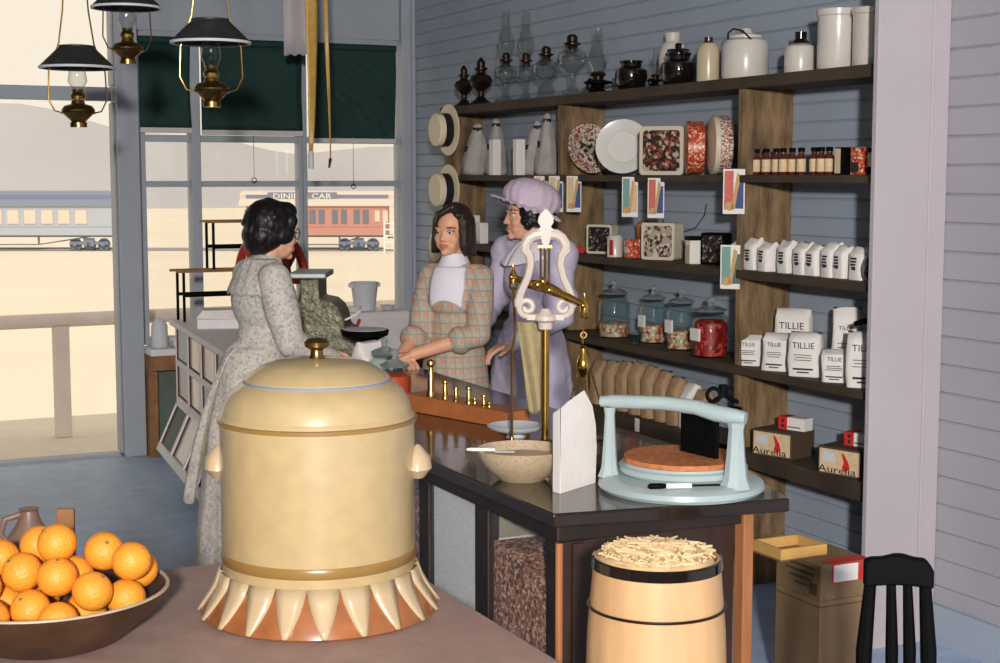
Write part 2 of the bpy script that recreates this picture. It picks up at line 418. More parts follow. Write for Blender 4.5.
struct('door_1', MB().box(.35, 1.838, WY + .02, WY + .1, 2.12, 2.2).box(.35, 1.838, WY + .0, WY + .12, -.03, .015), M['trimgrey'], 'open doorway with transom bar', smooth=0, bevel=.004)
# window: frame bars and panes
def winframe(name, x0, x1, label):
    b = MB(); b.box(x0 + .001, x0 + .028, WY + .012, WY + .1, .662, 2.538); b.box(x1 - .028, x1 - .001, WY + .012, WY + .1, .662, 2.538)
    for zz, h in ((.68, .03), (1.632, .018), (1.905, .02), (2.525, .02)):
        b.box(x0 + .028, x1 - .028, WY + .02, WY + .09, zz - h, zz + h)
    f = struct(name, b, M['trimgrey'], label, smooth=0, bevel=.004)
    build('pane', MB().box(x0 + .02, x1 - .02, WY + .052, WY + .056, .69, 2.51), M['paneglass'], f, smooth=0)
    return f
winframe('window_1', 2.0, 2.325, 'narrow window pane beside the doorway')
winframe('window_2', 2.325, 3.01, 'middle window pane')
winframe('window_3', 3.01, 3.68, 'window pane beside the corner')
struct('trim_3', MB().box(2.297, 2.353, WY - .03, WY + .01, .66, 2.54), M['trimgrey'], 'thick grey-blue window mullion', smooth=0, bevel=.005)
struct('trim_4', MB().box(3.655, 3.735, WY - .05, WY + .01, 0, CEIL).box(3.715, 3.74, WY - .075, WY - .05, 0, CEIL), M['trimgrey'], 'grey-blue corner casing', smooth=0, bevel=.005)
struct('trim_5', MB().box(1.98, 3.7, WY - .22, WY + .02, .62, .66), M['case'], 'pale window sill', smooth=0, bevel=.004)
struct('trim_6', MB().box(1.98, 3.7, WY - .2, WY - .005, .53, .62).box(1.985, 2.04, WY - .12, WY - .005, 0, .53), M['brownwood'], 'brown board under the window sill', smooth=0, bevel=.004)
struct('baseboard_right', MB().box(WX - .02, WX, -3, WY - .08, 0, .14), M['siding'], smooth=0)

# green roller blinds
def blind(x0, x1, zb, crinkle, label, ring=True):
    t = thing('roller_blind', ((x0 + x1) / 2, WY - .05, zb), label, 'window blind', 'green roller blinds in the shop window')
    w = (x1 - x0) / 2; hgt = 2.5 - zb
    rr = random.Random(int(x0 * 100))
    ph = [(rr.uniform(8, 30), rr.uniform(8, 30), rr.uniform(0, 6)) for _ in range(12)]
    def fn(u, v):
        y = .004 * math.sin(v * 7 + x0) * v
        if crinkle: y += .006 * sum(abs(math.sin(a * u + c2 * v + d)) for a, c2, d in ph) / 12 * 2
        return (-w + 2 * w * u - (.012 * (1 - v) ** 2 if crinkle else .008 * math.sin(v * 3)) * (1 if u > .5 else 0), -y, .03 + (hgt - .06) * v)
    n = 60 if crinkle else 14
    build('blind_cloth', MB().sheet(fn, n, n), M['green'], t, smooth=180 if not crinkle else 20, solid=.0015)
    build('hem', MB().box(-w, w, -.008, .008, 0, .032), M['blindwhite'], t, smooth=0, bevel=.003)
    build('roller', MB(Matrix.Rotation(PI / 2, 4, 'Y')).lathe([(.0, -w), (.022, -w), (.022, w), (.0, w)], (-(hgt - .02), 0, 0), 16), M['green'], t)
    if ring:
        b = MB().tube([(0, -.006, 0), (0, -.006, -.255)], .0014, 6); b.ring((0, -.006, -.27), .014, .0026, 'y', 18, 6)
        build('pull_ring', b, M['ribbon'], t)
    return t
blind(1.985, 2.295, 1.935, False, 'narrow dark green roller blind beside the door post', False)
blind(2.355, 2.99, 1.925, False, 'smooth dark green roller blind over middle window, lamp shadow on it')
blind(3.025, 3.61, 1.885, True, 'crinkled green roller blind over window next to the corner')

# ------------------------------------------------------------------ outside
b = MB()
ys = [9.14, 12.2]
b.box(-6, 9, 9.14, 10.9, -.16, -.03)
struct('porch_floor', b, M['porch'], 'pale porch boards outside the door', smooth=0)
def gz(y): return -.55 if y < 14 else max(-3.3, -.55 - (y - 14) * 2.75 / 60)
b = MB()
yy = [10.9, 14, 30, 50, 74, 110, 160, 230, 420]
vs = []; fs = []
for k, y in enumerate(yy):
    for x in (-300, 500): vs.append((x, y, gz(y)))
for k in range(len(yy) - 1): fs.append((2 * k, 2 * k + 1, 2 * k + 3, 2 * k + 2))
b.add(vs, fs)
struct('ground', b, M['cream'], 'pale dry ground outside', smooth=180)
b = MB()
N = 120; vs = []; fs = []
for i in range(N + 1):
    x = -200 + 600 * i / N
    h = 9 + 4.5 * math.sin(x * .021 + 1) + 2.2 * math.sin(x * .057) + .8 * math.sin(x * .19)
    for (dy, hh) in ((0, -3.6), (14, h * .55 - 3), (45, h - 1.5), (120, h - 3)):
        vs.append((x, 230 + dy, hh))
for i in range(N):
    for k in range(3): fs.append((i * 4 + k, i * 4 + 4 + k, i * 4 + 5 + k, i * 4 + 1 + k))
b.add(vs, fs)
struct('hills', b, M['hill'], 'low hazy hills behind the trains', smooth=180)
t = thing('porch_railing', (0, 10.05, -.03), 'pale log handrail on posts across the porch outside', 'railing')
b = MB(); b.tube([(-4, 0, .765), (-1.3, 0, .77), (.2, 0, .765), (2.4, 0, .775), (6, 0, .77)], .047, 12)
build('handrail', b, M['raillog'], t)
for x in (-1.1, 1.7 * 10.05 / 10.34 + .02, 4.6):
    build('post', MB().box(x - .05, x + .05, -.045, .045, 0, .735), M['raillog'], t, smooth=0, bevel=.01)

# railway cars
def railcar(loc, L, side, roof, winc, label, wins, name='railway_car', lettering=None, x0=0):
    t = thing(name, loc, label, 'train car', rz=-YAW)
    b = MB(); b.box(0, L, 0, 2.8, 1.05, 3.0); b.box(-.02, L + .02, -.04, 2.84, 1.62, 1.7); b.box(-.02, L + .02, -.05, 2.85, 2.9, 3.02)
    build('body', b, side, t, smooth=0)
    prof = [(-.15, 3.0), (-.1, 3.12), (.3, 3.42), (.55, 3.5), (.55, 3.72), (.8, 3.9), (1.4, 4.0), (2.0, 3.9), (2.25, 3.72), (2.25, 3.5), (2.5, 3.42), (2.9, 3.12), (2.95, 3.0)]
    b = MB(); b.prism(prof, -.5, L + .5, 'x')
    build('roof', b, roof, t, smooth=0)
    b = MB(); b.box(-.1, L + .1, .5, .56, 3.47, 3.74); build('clerestory', b, M['cardk'], t, smooth=0)
    for (a, c2, z0, z1, mt) in wins:
        w = build('window', MB().box(a, c2, -.05, .02, z0, z1), mt, t, smooth=0)
    b = MB(); b.box(.2, L - .2, .3, 2.5, .92, 1.05)
    for xx in (L * .33, L * .66): b.box(xx - .06, xx + .06, .4, .5, .4, .95)
    b.tube([(1.8, .4, .95), (L * .33, .45, .42), (L * .66, .45, .42), (L - 1.8, .4, .95)], .045, 6)
    build('underframe', b, M['cardk'], t, smooth=0)
    for xc in (1.9, L - 1.9):
        b = MB(); b.box(xc - 1.3, xc + 1.3, .35, .5, .42, .62); b.box(xc - .35, xc + .35, .3, .5, .3, .85)
        for q in (-.95, 0, .95):
            b.lathe([(0, -.06), (.42, -.06), (.42, .06), (0, .06)], (0, 0, 0), 20, T=Matrix.Translation((xc + q, .62, .42)) @ Matrix.Rotation(PI / 2, 4, 'X'))
            b.box(xc + q - .12, xc + q + .12, .3, .5, .32, .56)
        build('truck', b, M['cardk'], t, smooth=30)
    b = MB(); b.box(L, L + .9, 1.2, 1.6, .8, 1.05); b.box(L + .7, L + 1.0, 1.1, 1.7, .7, 1.1); build('coupler', b, M['cardk'], t, smooth=0)
    if lettering:
        tx, xx, zz, sz = lettering
        build('name_board', MB().box(xx - 2.3, xx + 2.3, .41, .5, 3.36, 3.9), M['cardk'], t, smooth=0)
        text('lettering', tx, sz, M['carletter'], t, (xx, .4, zz), ext=.01, sx=1.35)
    return t
D = 100
pg = ond(116, 247, D); pg.z = gz(95)
gl = 15.5
base = pg - RT * gl
wins = []
for k in range(12): wins.append((gl - 1.9 - k * 1.13 - .75, gl - 1.9 - k * 1.13, 1.82, 2.72, M['carwinpale']))
railcar(base, gl, M['cargrey'], M['cardk'], None, 'blue-grey railway passenger car seen through the open doorway', wins)
pr = ond(247, 247, D); pr.z = gz(95)
L = 9.3
wins = []
for px0, px1 in ((309.5, 316), (319, 325), (332.5, 338), (341.5, 347), (354, 360), (363, 369)):
    wins.append(((px0 - 247) / 15, (px1 - 247) / 15, 1.85, 2.75, M['carwin']))
for px0, px1 in ((375, 380), (383, 388), (256, 262), (266, 272), (279, 285), (288, 294)):
    wins.append(((px0 - 247) / 15, (px1 - 247) / 15, 1.95, 2.7, M['carwinpale']))
railcar(pr, L, M['carred'], M['raillog'], None, 'haze-paled red railway dining car seen through the window', wins, lettering=('DINING CAR', (302 - 247) / 15, 3.63, .5))
b = MB(); tr = ond(200, 250, 103); 
b = MB().box(-60, 120, -1.2, 1.2, -.2, .0); b.box(-60, 120, -.8, -.7, 0, .12); b.box(-60, 120, .7, .8, 0, .12)
o = struct('railway_track', b, M['hill'], 'pale railway track bed', smooth=0, loc=(pg.x + FW.x * 1.5, pg.y + 1.4, gz(95)), rz=-YAW)
t = thing('trackside_ladder', ond(389, 247, 97), 'white ladder frame standing at end of the red dining car', 'ladder', rz=-YAW)
t.location.z = gz(93)
b = MB(); b.box(-.35, -.25, 0, .1, 0, 2.1); b.box(.3, .4, 0, .1, 0, 2.1); build('rail', b, M['carletter'], t, smooth=0)
for k in range(5): build('rung', MB().box(-.3, .35, .02, .08, .3 + k * .4, .38 + k * .4), M['carletter'], t, smooth=0)
# ------------------------------------------------------------------ shelving on the right wall
SX = 3.48                                # front edge of the shelves
SZ = [2.07, 1.684, 1.306, .917, .579]    # tops, highest first
t = thing('wall_shelving', (SX, 6.1, 0), 'tall shelving of weathered boards across the boarded wall', 'shelving')
def rel(t, b): b.M = Matrix.Translation(-Vector(t.location)); return b
for k, (z, h) in enumerate(zip(SZ, (.045, .03, .036, .034, .065))):
    b = rel(t, MB()); b.box(SX, WX - .002, 4.125, 7.97, z - h, z)
    build('shelf', b, M['shelfwood'], t, smooth=0, bevel=.003)
zt = SZ[0] - .045
for y in (7.9, 6.52, 4.99):
    for k in range(5):
        z1 = zt if k == 0 else SZ[k] - (.03, .03, .036, .034, .065)[k]
        z0 = SZ[k + 1] if k < 4 else 0
        b = rel(t, MB()); b.box(SX + .012, WX - .004, y, y + .034, z0 + .0005, z1 - .0005)
        build('upright', b, M['oldwood'], t, smooth=0, bevel=.003)
struct('trim_7', MB().box(3.42, WX - .001, 4.1, 4.124, 0, CEIL).box(3.655, 3.668, 4.094, 4.1, 0, CEIL), M['endwhite'], 'white painted end board closing the shelves', smooth=0, bevel=.004)

# place something on a shelf: picture column px, shelf k, distance from wall front
RZ = -PI / 2
def on(px, k, x=3.6):
    zz = SZ[k]
    py = 331
    p = onx(px, 200, x)
    for _ in range(6):
        # refine the row so the sight line meets the shelf height
        lo = p
        py = CY - FL * ((Vector((p.x, p.y, zz - EYE)).dot(UP)) / (Vector((p.x, p.y, zz - EYE)).dot(FW)))
        p = onx(px, py, x)
    return Vector((x, p.y, zz + .0006))
def width(pa, pb, k, x): return abs(on(pa, k, x).y - on(pb, k, x).y)

# ---- top shelf: lamps
def flat_lamp(px, dark, label, sc=1.0, chim=True, x=3.58, pat=0, zs=1.08):
    p = on(px, 0, x)
    t = thing('oil_lamp', p, label, 'oil lamp', 'oil lamps on the top shelf', RZ)
    T = Matrix.Diagonal((sc, sc, sc * zs, 1))
    base = M['bronze'] if dark else M['lampglass']
    if dark:
        build('font', MB(T).lathe([(0, 0), (.05, 0), (.052, .008), (.03, .022), (.014, .04), (.016, .06), (.045, .085), (.052, .105), (.045, .125), (.02, .138), (0, .14)], n=28), base, t)
        build('burner', MB(T).lathe([(0, .139), (.02, .139), (.022, .15), (.03, .155), (.03, .16), (.018, .166), (.02, .185), (.012, .196), (.006, .205), (0, .206)], n=20), M['bronze'], t)
    else:
        prof = [[(0, 0), (.055, 0), (.055, .01), (.022, .025), (.014, .05), (.016, .085), (.03, .1), (.052, .115), (.058, .135), (.05, .16), (.02, .172), (0, .173)],
                [(0, 0), (.05, 0), (.042, .03), (.024, .06), (.018, .075), (.04, .09), (.062, .115), (.058, .14), (.03, .16), (.018, .166), (0, .167)]][pat]
        hh = prof[-1][1]
        build('font', MB(T).lathe(prof, n=28, rip=lambda a, k: 1 + .03 * math.cos(a * 10)), base, t)
        build('burner', MB(T).lathe([(0, hh), (.018, hh), (.022, hh + .01), (.034, hh + .014), (.034, hh + .018), (.02, hh + .024), (.022, hh + .04), (.012, hh + .05), (0, hh + .05)], n=20), M['bronze'], t)
        if chim:
            build('chimney', MB(T).lathe([(.024, hh + .02), (.026, hh + .04), (.044, hh + .075), (.04, hh + .11), (.024, hh + .15), (.02, hh + .2), (.022, hh + .24)], n=24), M['lampglass'], t)
    return t
flat_lamp(464, True, 'small dark bronze oil lamp, leftmost on the top shelf', 1.05)
flat_lamp(481, True, 'larger dark bronze oil lamp beside the smallest one', 1.25, zs=1.02)
flat_lamp(506, False, 'glass oil lamp with tall chimney nearest the bronze lamps', 1.1, True)
flat_lamp(526, False, 'slim glass oil lamp with chimney, second of the glass lamps', 1.05, True, 3.62)
flat_lamp(546, False, 'clear glass oil lamp without chimney, broad pyramid base', 1.15, False, 3.57, 1, zs=1.05)
flat_lamp(572, False, 'tallest glass pedestal lamp without chimney, bronze burner', 1.3, False, 3.6, zs=1.05)
# finger lamp: low dark lamp with a chimney
def finger_lamp(px, label, x, sc):
    p = on(px, 0, x)
    t = thing('finger_lamp', p, label, 'oil lamp', 'oil lamps on the top shelf', RZ)
    T = Matrix.Scale(sc, 4)
    b = MB(T).lathe([(0, 0), (.035, 0), (.04, .006), (.02, .02), (.03, .035), (.06, .042), (.06, .048), (.03, .055), (0, .056)], n=28); b.ring((-.07, 0, .04), .022, .005, 'y', 18, 6)
    build('base', b, M['black'], t)
    build('burner', MB(T).lathe([(0, .055), (.022, .055), (.024, .07), (.034, .075), (.03, .085), (.02, .09), (0, .09)], n=20), M['bronze'], t)
    build('chimney', MB(T).lathe([(.022, .08), (.026, .1), (.042, .13), (.034, .17), (.02, .21), (.018, .27)], n=24), M['lampglass'], t)
finger_lamp(598, 'low dark finger lamp with slender glass chimney', 3.57, 1.15)
finger_lamp(655, 'tiny glass lamp squeezed between two black bean pots', 3.52, .6)
# crockery
def pot(px, prof, m, label, cat, name, x=3.6, sc=1, extra=None, group='crockery on the top shelf'):
    t = thing(name, on(px, 0, x), label, cat, group, RZ)
    build('body', MB(Matrix.Scale(sc, 4)).lathe(prof, n=36), m, t)
    if extra: extra(t, sc)
    return t
bean = [(0, 0), (.05, 0), (.062, .02), (.07, .055), (.066, .085), (.045, .1), (.044, .112), (.05, .116), (.05, .124), (.02, .128), (0, .128)]
def knob(t, sc): build('lid', MB(Matrix.Scale(sc, 4)).lathe([(.0, .129), (.046, .129), (.042, .138), (.014, .144), (.012, .152), (.016, .16), (0, .165)], n=28), M['blackgloss'], t)
def ears(m):
    def f(t, sc):
        for sg in (-1, 1):
            build('handle', MB(Matrix.Scale(sc, 4)).ring((sg * .06, 0, .09), .016, .006, 'y', 16, 6), m, t)
    return f
pot(631, bean, M['blackgloss'], 'glossy black bean pot left of the tall white jug', 'bean pot', 'bean_pot', 3.58, 1.08)
pot(678, bean, M['blackgloss'], 'bigger glossy black bean pot in front of the white jug', 'bean pot', 'bean_pot', 3.57, 1.12, knob)
def jugh(m, r, z0, z1):
    def f(t, sc):
        build('handle', MB(Matrix.Scale(sc, 4)).tube([(r * .7, 0, z1), (r * 1.35, 0, z1 - .01), (r * 1.4, 0, (z0 + z1) / 2), (r * .95, 0, z0)], .008, 8), m, t)
    return f
pot(672, [(0, 0), (.058, 0), (.06, .02), (.058, .15), (.048, .185), (.03, .2), (.034, .235), (.028, .237), (0, .2)], M['stone'], 'tall white jug behind the bigger black bean pot', 'jug', 'stoneware_jug', 3.675, 1.05, jugh(M['stone'], .056, .09, .19))
def cap(m, z, r, h):
    def f(t, sc):
        build('neck', MB(Matrix.Scale(sc, 4)).lathe([(r * 1.9, z - .012), (r * 1.3, z + h * .3), (r, z + h * .5), (r * 1.05, z + h), (0, z + h)], n=24), m, t)
    return f
jug = [(0, 0), (.044, 0), (.046, .01), (.046, .115), (.042, .135), (.028, .152), (0, .153)]
pot(708, jug, M['tan'], 'slim tan jug with dark neck right of the black pots', 'jug', 'stoneware_jug', 3.58, 1.08, cap(M['browncap'], .145, .016, .03))
bigc = [(0, 0), (.09, 0), (.093, .008), (.093, .13), (.085, .15), (.07, .158), (0, .16)]
def croklid(t, sc):
    build('lid', MB(Matrix.Scale(sc, 4)).lathe([(0, .16), (.066, .16), (.066, .172), (.03, .18), (.018, .2), (0, .202)], n=28), M['stone'], t)
    build('bail', MB(Matrix.Scale(sc, 4)).tube([(-.08, -.03, .15), (-.05, -.05, .185), (0, -.06, .196), (.05, -.05, .185), (.08, -.03, .15)], .0035, 6), M['black'], t)
pot(745, bigc, M['stone'], 'wide white stoneware crock with lid and wire bail', 'crock', 'stoneware_crock', 3.59, 1.02, croklid)
pot(800, [(0, 0), (.058, 0), (.06, .008), (.06, .085), (.054, .102), (.03, .114), (0, .115)], M['stone'], 'small white jug with black shoulder and neck', 'jug', 'stoneware_jug', 3.59, 1.02, cap(M['blackgloss'], .106, .022, .05))
crock = [(0, 0), (.08, 0), (.084, .008), (.084, .22), (.09, .225), (.09, .25), (.078, .25), (.078, .1), (0, .1)]
pot(837, crock, M['stone'], 'tall white crock beside the small black necked jug', 'crock', 'stoneware_crock', 3.58, .88)
pot(872, crock, M['stone'], 'tall white crock nearest the white end board', 'crock', 'stoneware_crock', 3.6, .84)

# ---- second shelf
def sack(px, k, x, w, h, dp, lean, label, m='flour', ties=True, group='cloth sacks on the second shelf'):
    t = thing('flour_sack', on(px, k, x), label, 'sack', group, RZ + random.uniform(-.15, .15))
    rr = random.Random(px)
    def rip(a, q): return 1 + .09 * math.sin(3 * a + q * 5 + px) + .07 * math.sin(7 * a - q * 9)
    prof = [(0, 0), (.42, .0), (.5, .05), (.49, .22), (.4, .48), (.27, .74), (.15, .9), (.17, .95), (.08, 1.0), (0, .99)]
    b = MB(Matrix.Shear('XY', 4, (lean, 0)) if lean else None).lathe([(r, z * h) for r, z in prof], n=26, rip=rip, sx=w, sy=dp)
    build('sack_cloth', b, M[m], t, smooth=70)
    if ties:
        b = MB(Matrix.Shear('XY', 4, (lean, 0)) if lean else None)
        b.ring((0, 0, .88 * h), .17, .012, 'z', 24, 6, sx=w, sy=dp)
        build('tie', b, M['ink'], t); b = MB(b.M); b.ring((0, 0, .5 * h), .395, .02, 'z', 10, 6, sx=w, sy=dp, a0=-2.1, a1=-1.3)
        build('patch', b, M['ink'], t, smooth=0)
    return t
sack(474, 1, 3.6, .2, .29, .15, .2, 'grey cloth sack leaning right, leftmost on the second shelf')
sack(497, 1, 3.61, .16, .31, .12, -.05, 'grey cloth sack with dark tie behind the first white carton')
sack(531, 1, 3.61, .13, .28, .12, .25, 'pale cloth sack right of the thin white carton')
sack(547, 1, 3.6, .13, .315, .12, .0, 'tall pale cloth sack against the second upright')
def carton(px, k, x, w, h, d, m, label, group, rz=0, name='carton', deco=None, cat='carton'):
    t = thing(name, on(px, k, x), label, cat, group, RZ + rz)
    build('box', MB().box(-w / 2, w / 2, -d / 2, d / 2, 0, h), m, t, smooth=0, bevel=.002)
    if deco: deco(t, w, h, d)
    return t
carton(495, 1, 3.51, .055, .19, .045, M['white'], 'plain white carton in front of the grey sacks', 'white cartons on the second shelf')
carton(519, 1, 3.52, .045, .185, .05, M['white'], 'thin white carton standing between two groups of sacks', 'white cartons on the second shelf')
def plate(px, R, m, label, tilt, x=3.64, k=1, yaw=0, centre=None, at=None):
    t = thing('plate', at or on(px, k, x), label, 'plate', 'plates leaning on the second shelf', RZ + yaw + .75)
    T = Matrix.Translation((0, 0, R * math.cos(tilt) + .004)) @ Matrix.Rotation(PI / 2 - tilt, 4, 'X')
    b = MB(T).lathe([(0, -.004), (R * .55, -.004), (R * .62, .004), (R, .016), (R, .02), (R * .62, .009), (R * .55, .002), (0, .002)], n=48)
    build('dish', b, m, t)
    if centre: build('centre', MB(T).lathe([(0, .0026), (R * .5, .0026), (R * .5, .0032), (0, .0032)], n=36), centre, t)
    return t
plate(594, .125, M['chinapat'], 'patterned plate with brown and red border leaning by the upright', .25, 3.64, centre=M['tinpic2'], yaw=.82, at=Vector((3.615, 6.46, SZ[1] + .0006)))
plate(623, .128, M['china'], 'plain shiny white plate leaning in front of the patterned one', .18, 3.6, yaw=.2)
def tin(px, k, x, w, h, d, face, side, label, rz=0, group='decorated tins on the shelves', name='biscuit_tin'):
    t = thing(name, on(px, k, x), label, 'tin', group, RZ + rz)
    r = min(w, h) * .08
    def rr(w, h, r, z0=0):
        o = []
        for cx, cz, a0 in ((w / 2 - r, h - r, 0), (-w / 2 + r, h - r, PI / 2), (-w / 2 + r, r, PI), (w / 2 - r, r, 1.5 * PI)):
            for q in range(5):
                a = a0 + PI / 2 * q / 4; o.append((cx + r * math.cos(a), cz + r * math.sin(a) + z0))
        return o
    build('body', MB().prism(rr(w, h, r), -d / 2, d / 2), side, t, smooth=30)
    build('picture', MB().prism(rr(w * .84, h * .84, r, h * .08), -d / 2 - .002, -d / 2 - .0002), face, t, smooth=30)
    return t
tin(664, 1, 3.6, .21, .215, .07, M['tinpic'], M['tincream'], 'big square cream tin with a dark scene beside the white plate', .62)
def drum(px, k, x, R, d, m1, m2, label, yaw):
    t = thing('round_tin', on(px, k, x), label, 'tin', 'decorated tins on the shelves', RZ + yaw)
    T = Matrix.Translation((0, 0, R + .003)) @ Matrix.Rotation(PI / 2, 4, 'X')
    build('body', MB(T).lathe([(0, -d / 2), (R * .97, -d / 2), (R, -d / 2 + .004), (R, d / 2 - .02), (R * .985, d / 2 - .02), (R * .985, d / 2), (0, d / 2)], n=40), m1, t)
    build('lid', MB(T).lathe([(0, d / 2 + .0005), (R * .99, d / 2 + .0005), (R * 1.02, d / 2 + .002), (R * 1.02, d / 2 + .022), (R * .9, d / 2 + .024), (0, d / 2 + .026)], n=40), m2, t)
drum(697, 1, 3.61, .113, .05, M['redtin'], M['redtin'], 'orange-red patterned round tin standing on its edge', -.5)
drum(722, 1, 3.6, .122, .05, M['chinapat'], M['tincream'], 'cream round tin with floral side standing next to the red one', -.42)
# small bottles and boxes in the right bay
cols = ['label'] * 12
bx = [747, 756, 766, 776, 783, 792, 801, 814, 821, 829]
for i, px in enumerate(bx):
    t = thing('spice_bottle', on(px, 1, 3.55 + .012 * (i % 2)), '', 'bottle', 'small labelled bottles on the second shelf', RZ)
    t['label'] = ['first small dark bottle from the third upright, cream label', 'small dark bottle, second from the third upright', 'small dark bottle, third from the third upright', 'small dark bottle, fourth from the third upright', 'small dark bottle, fifth from the third upright',
                  'small dark bottle, sixth from the third upright', 'small dark bottle just before the gap in the bottle row', 'small dark bottle just after the gap in the bottle row', 'small dark bottle second after the gap in the row', 'small dark bottle third after the gap, beside the cream box'][i]
    build('body', MB().lathe([(0, 0), (.017, 0), (.018, .004), (.018, .066), (.011, .078), (.011, .086), (0, .086)], n=20), M['bottlebrown'], t)
    build('cap', MB().lathe([(0, .0865), (.013, .0865), (.0135, .103), (0, .104)], n=16), M['black'], t)
    build('label', MB().lathe([(.0183, .012), (.0186, .012), (.0186, .06), (.0183, .06)], n=20), M['label'], t)
def stripe(m, z0, z1, x0=-.5, x1=.5):
    def f(t, w, h, d): build('label', MB().box(w * x0, w * x1, -d / 2 - .0015, -d / 2 - .0002, h * z0, h * z1), m, t, smooth=0)
    return f
carton(844, 1, 3.545, .045, .1, .05, M['black'], 'black box with cream front panel after the bottles', 'small boxes ending the second shelf', 0, 'spice_box', stripe(M['label'], .05, .95, -.5, .2), 'box')
carton(860, 1, 3.555, .05, .1, .05, M['redtin'], 'orange and black printed box near the end board', 'small boxes ending the second shelf', 0, 'spice_box', stripe(M['ink'], .1, .45, -.4, .4), 'box')
carton(878, 1, 3.55, .055, .095, .05, M['black'], 'black box with pale yellow label at the shelf end', 'small boxes ending the second shelf', 0, 'spice_box', stripe(M['label'], .3, .82), 'box')

# ---- third shelf
carton(482, 2, 3.56, .06, .115, .05, M['white'], 'white carton with red print behind the girl', 'white cartons on the third shelf', 0, 'carton', stripe(M['redink'], .05, .09))
carton(474, 2, 3.62, .055, .15, .05, M['paper'], 'taller white carton half hidden behind another carton', 'white cartons on the third shelf', 0)
t = carton(576, 2, 3.53, .06, .03, .06, M['red'], 'small flat red box on the third shelf by the scale', 'small boxes on the third shelf', 0, 'flat_box', None, 'box')
tin(602, 2, 3.62, .135, .14, .07, M['blacktin'], M['tincream'], 'black tin with scroll pattern beside the second upright', .6)
t = thing('tea_canister', on(615, 2, 3.52), 'white and red round canister in front of the black tin', 'canister', None, RZ)
build('body', MB().lathe([(0, 0), (.037, 0), (.037, .09), (.03, .1), (0, .102)], n=28), M['stone'], t)
build('label', MB().box(.01, .034, -.036, -.0305, .01, .08), M['redink'], t, smooth=0)
t = carton(632, 2, 3.55, .055, .085, .06, M['redtin'], 'red and black box with pale label', 'small boxes on the third shelf', -.2, 'flat_box', stripe(M['bucket'], .3, .6), 'box')
tin(662, 2, 3.6, .165, .165, .09, M['tinpic2'], M['tincream'], 'square tin with village picture and red foot on the third shelf', .55)
t = thing('wicker_basket', on(648, 2, 3.68), 'brown bundle peeking from behind the picture tin', 'basket', None, RZ)
build('basket', MB().lathe([(0, 0), (.04, 0), (.05, .1), (.055, .15), (.035, .165), (0, .16)], n=24, rip=lambda a, q: 1 + .04 * math.cos(12 * a)), M['cork'], t)
t = carton(694, 2, 3.55, .06, .1, .06, M['white'], 'cream carton with orange bars and black top', 'small boxes on the third shelf', -.2, 'flat_box', stripe(M['label'], .05, .8, -.4, .4), 'box')
build('lid', MB().box(-.033, .033, -.033, .033, .1005, .118), M['black'], t, smooth=0, bevel=.003)
tin(716, 2, 3.6, .11, .135, .07, M['blacktin'], M['black'], 'black flowered tin near the third upright', .5)
# wire hook above
t = thing('wire_hook', onx(672, 232, WX - .004), 'thin dark wire loop hung on the boarded wall', 'wire')
pts = [(0, onx(px, py, WX - .006).y - t.location.y, onx(px, py, WX - .006).z - t.location.z) for px, py in ((664, 212), (662, 220), (668, 228), (680, 233), (695, 228), (704, 215), (706, 204))]
build('wire', MB().tube(pts, .0022, 6), M['black'], t)
# white bags in the right bay
labs = ['white paper bag behind the lower teal card', 'white paper bag, second in the stamped row', 'white paper bag, third in the stamped row', 'white paper bag, fourth in the stamped row', 'white paper bag, middle of the stamped row', 'white paper bag, sixth in the stamped row', 'white paper bag, seventh in the stamped row', 'white paper bag, eighth in the stamped row', 'white paper bag next to the shiny black dome']
def bag(w, h, d, seed, t, m=None, fold=.16, slump=0):
    rr = random.Random(seed); ph = [rr.uniform(0, 6) for _ in range(6)]
    nu, nv = 28, 14
    def sup(a, e=.45): return math.copysign(abs(math.cos(a)) ** e, math.cos(a)), math.copysign(abs(math.sin(a)) ** e, math.sin(a))
    b = MB(); vs = []; fs = []
    for j in range(nv + 1):
        q = j / nv
        top = max(0, (q - (1 - fold)) / fold)
        ww = w / 2 * (1 + .03 * math.sin(q * 6 + ph[0])) * (1 - .05 * top)
        dd = d / 2 * (1 + .06 * math.sin(q * PI)) * (1 - .75 * top ** .8)
        for i in range(nu):
            a = 2 * PI * i / nu; cx, cy = sup(a)
            n = 1 + .018 * math.sin(5 * a + ph[1] + q * 4) + .014 * math.sin(9 * a + ph[2] - q * 11)
            z = h * q * (1 - slump * (q ** 2) * abs(cx))
            vs.append((cx * ww * n, cy * dd * n - .06 * d * top * math.sin(ph[3]), z + .004 * math.sin(3 * a + ph[4]) * q))
    for j in range(nv):
        for i in range(nu):
            k = (i + 1) % nu; fs.append((j * nu + i, j * nu + k, (j + 1) * nu + k, (j + 1) * nu + i))
    fs.append(tuple(range(nu - 1, -1, -1))); fs.append(tuple(nv * nu + i for i in range(nu)))
    b.add(vs, fs)
    return build('bag', b, m or M['paper'], t, smooth=60)
xs = [743, 756, 770, 790, 806, 818, 834, 846, 863]
for i, px in enumerate(xs):
    t = thing('stamped_bag', on(px, 2, 3.545 + .006 * (i % 2)), labs[i], 'paper bag', 'white stamped bags on the third shelf', RZ + random.uniform(-.06, .06))
    bag(.078, .12 + .008 * math.sin(i * 2.3), .085, i + 20, t, fold=.22)
    b = MB(); rr = random.Random(i)
    for q in range(4):
        b.box(-.012 + rr.uniform(-.003, .003), .014 + rr.uniform(-.004, .004), -.0475, -.0455, .074 - q * .011, .081 - q * .011)
    b.box(-.006, .012, -.0475, -.0455, .036, .0405)
    build('stamp', b, M['ink'], t, smooth=0)
t = thing('black_bowl', on(876, 2, 3.5), 'shiny black dome shaped pot at the end of third shelf', 'pot', None, RZ)
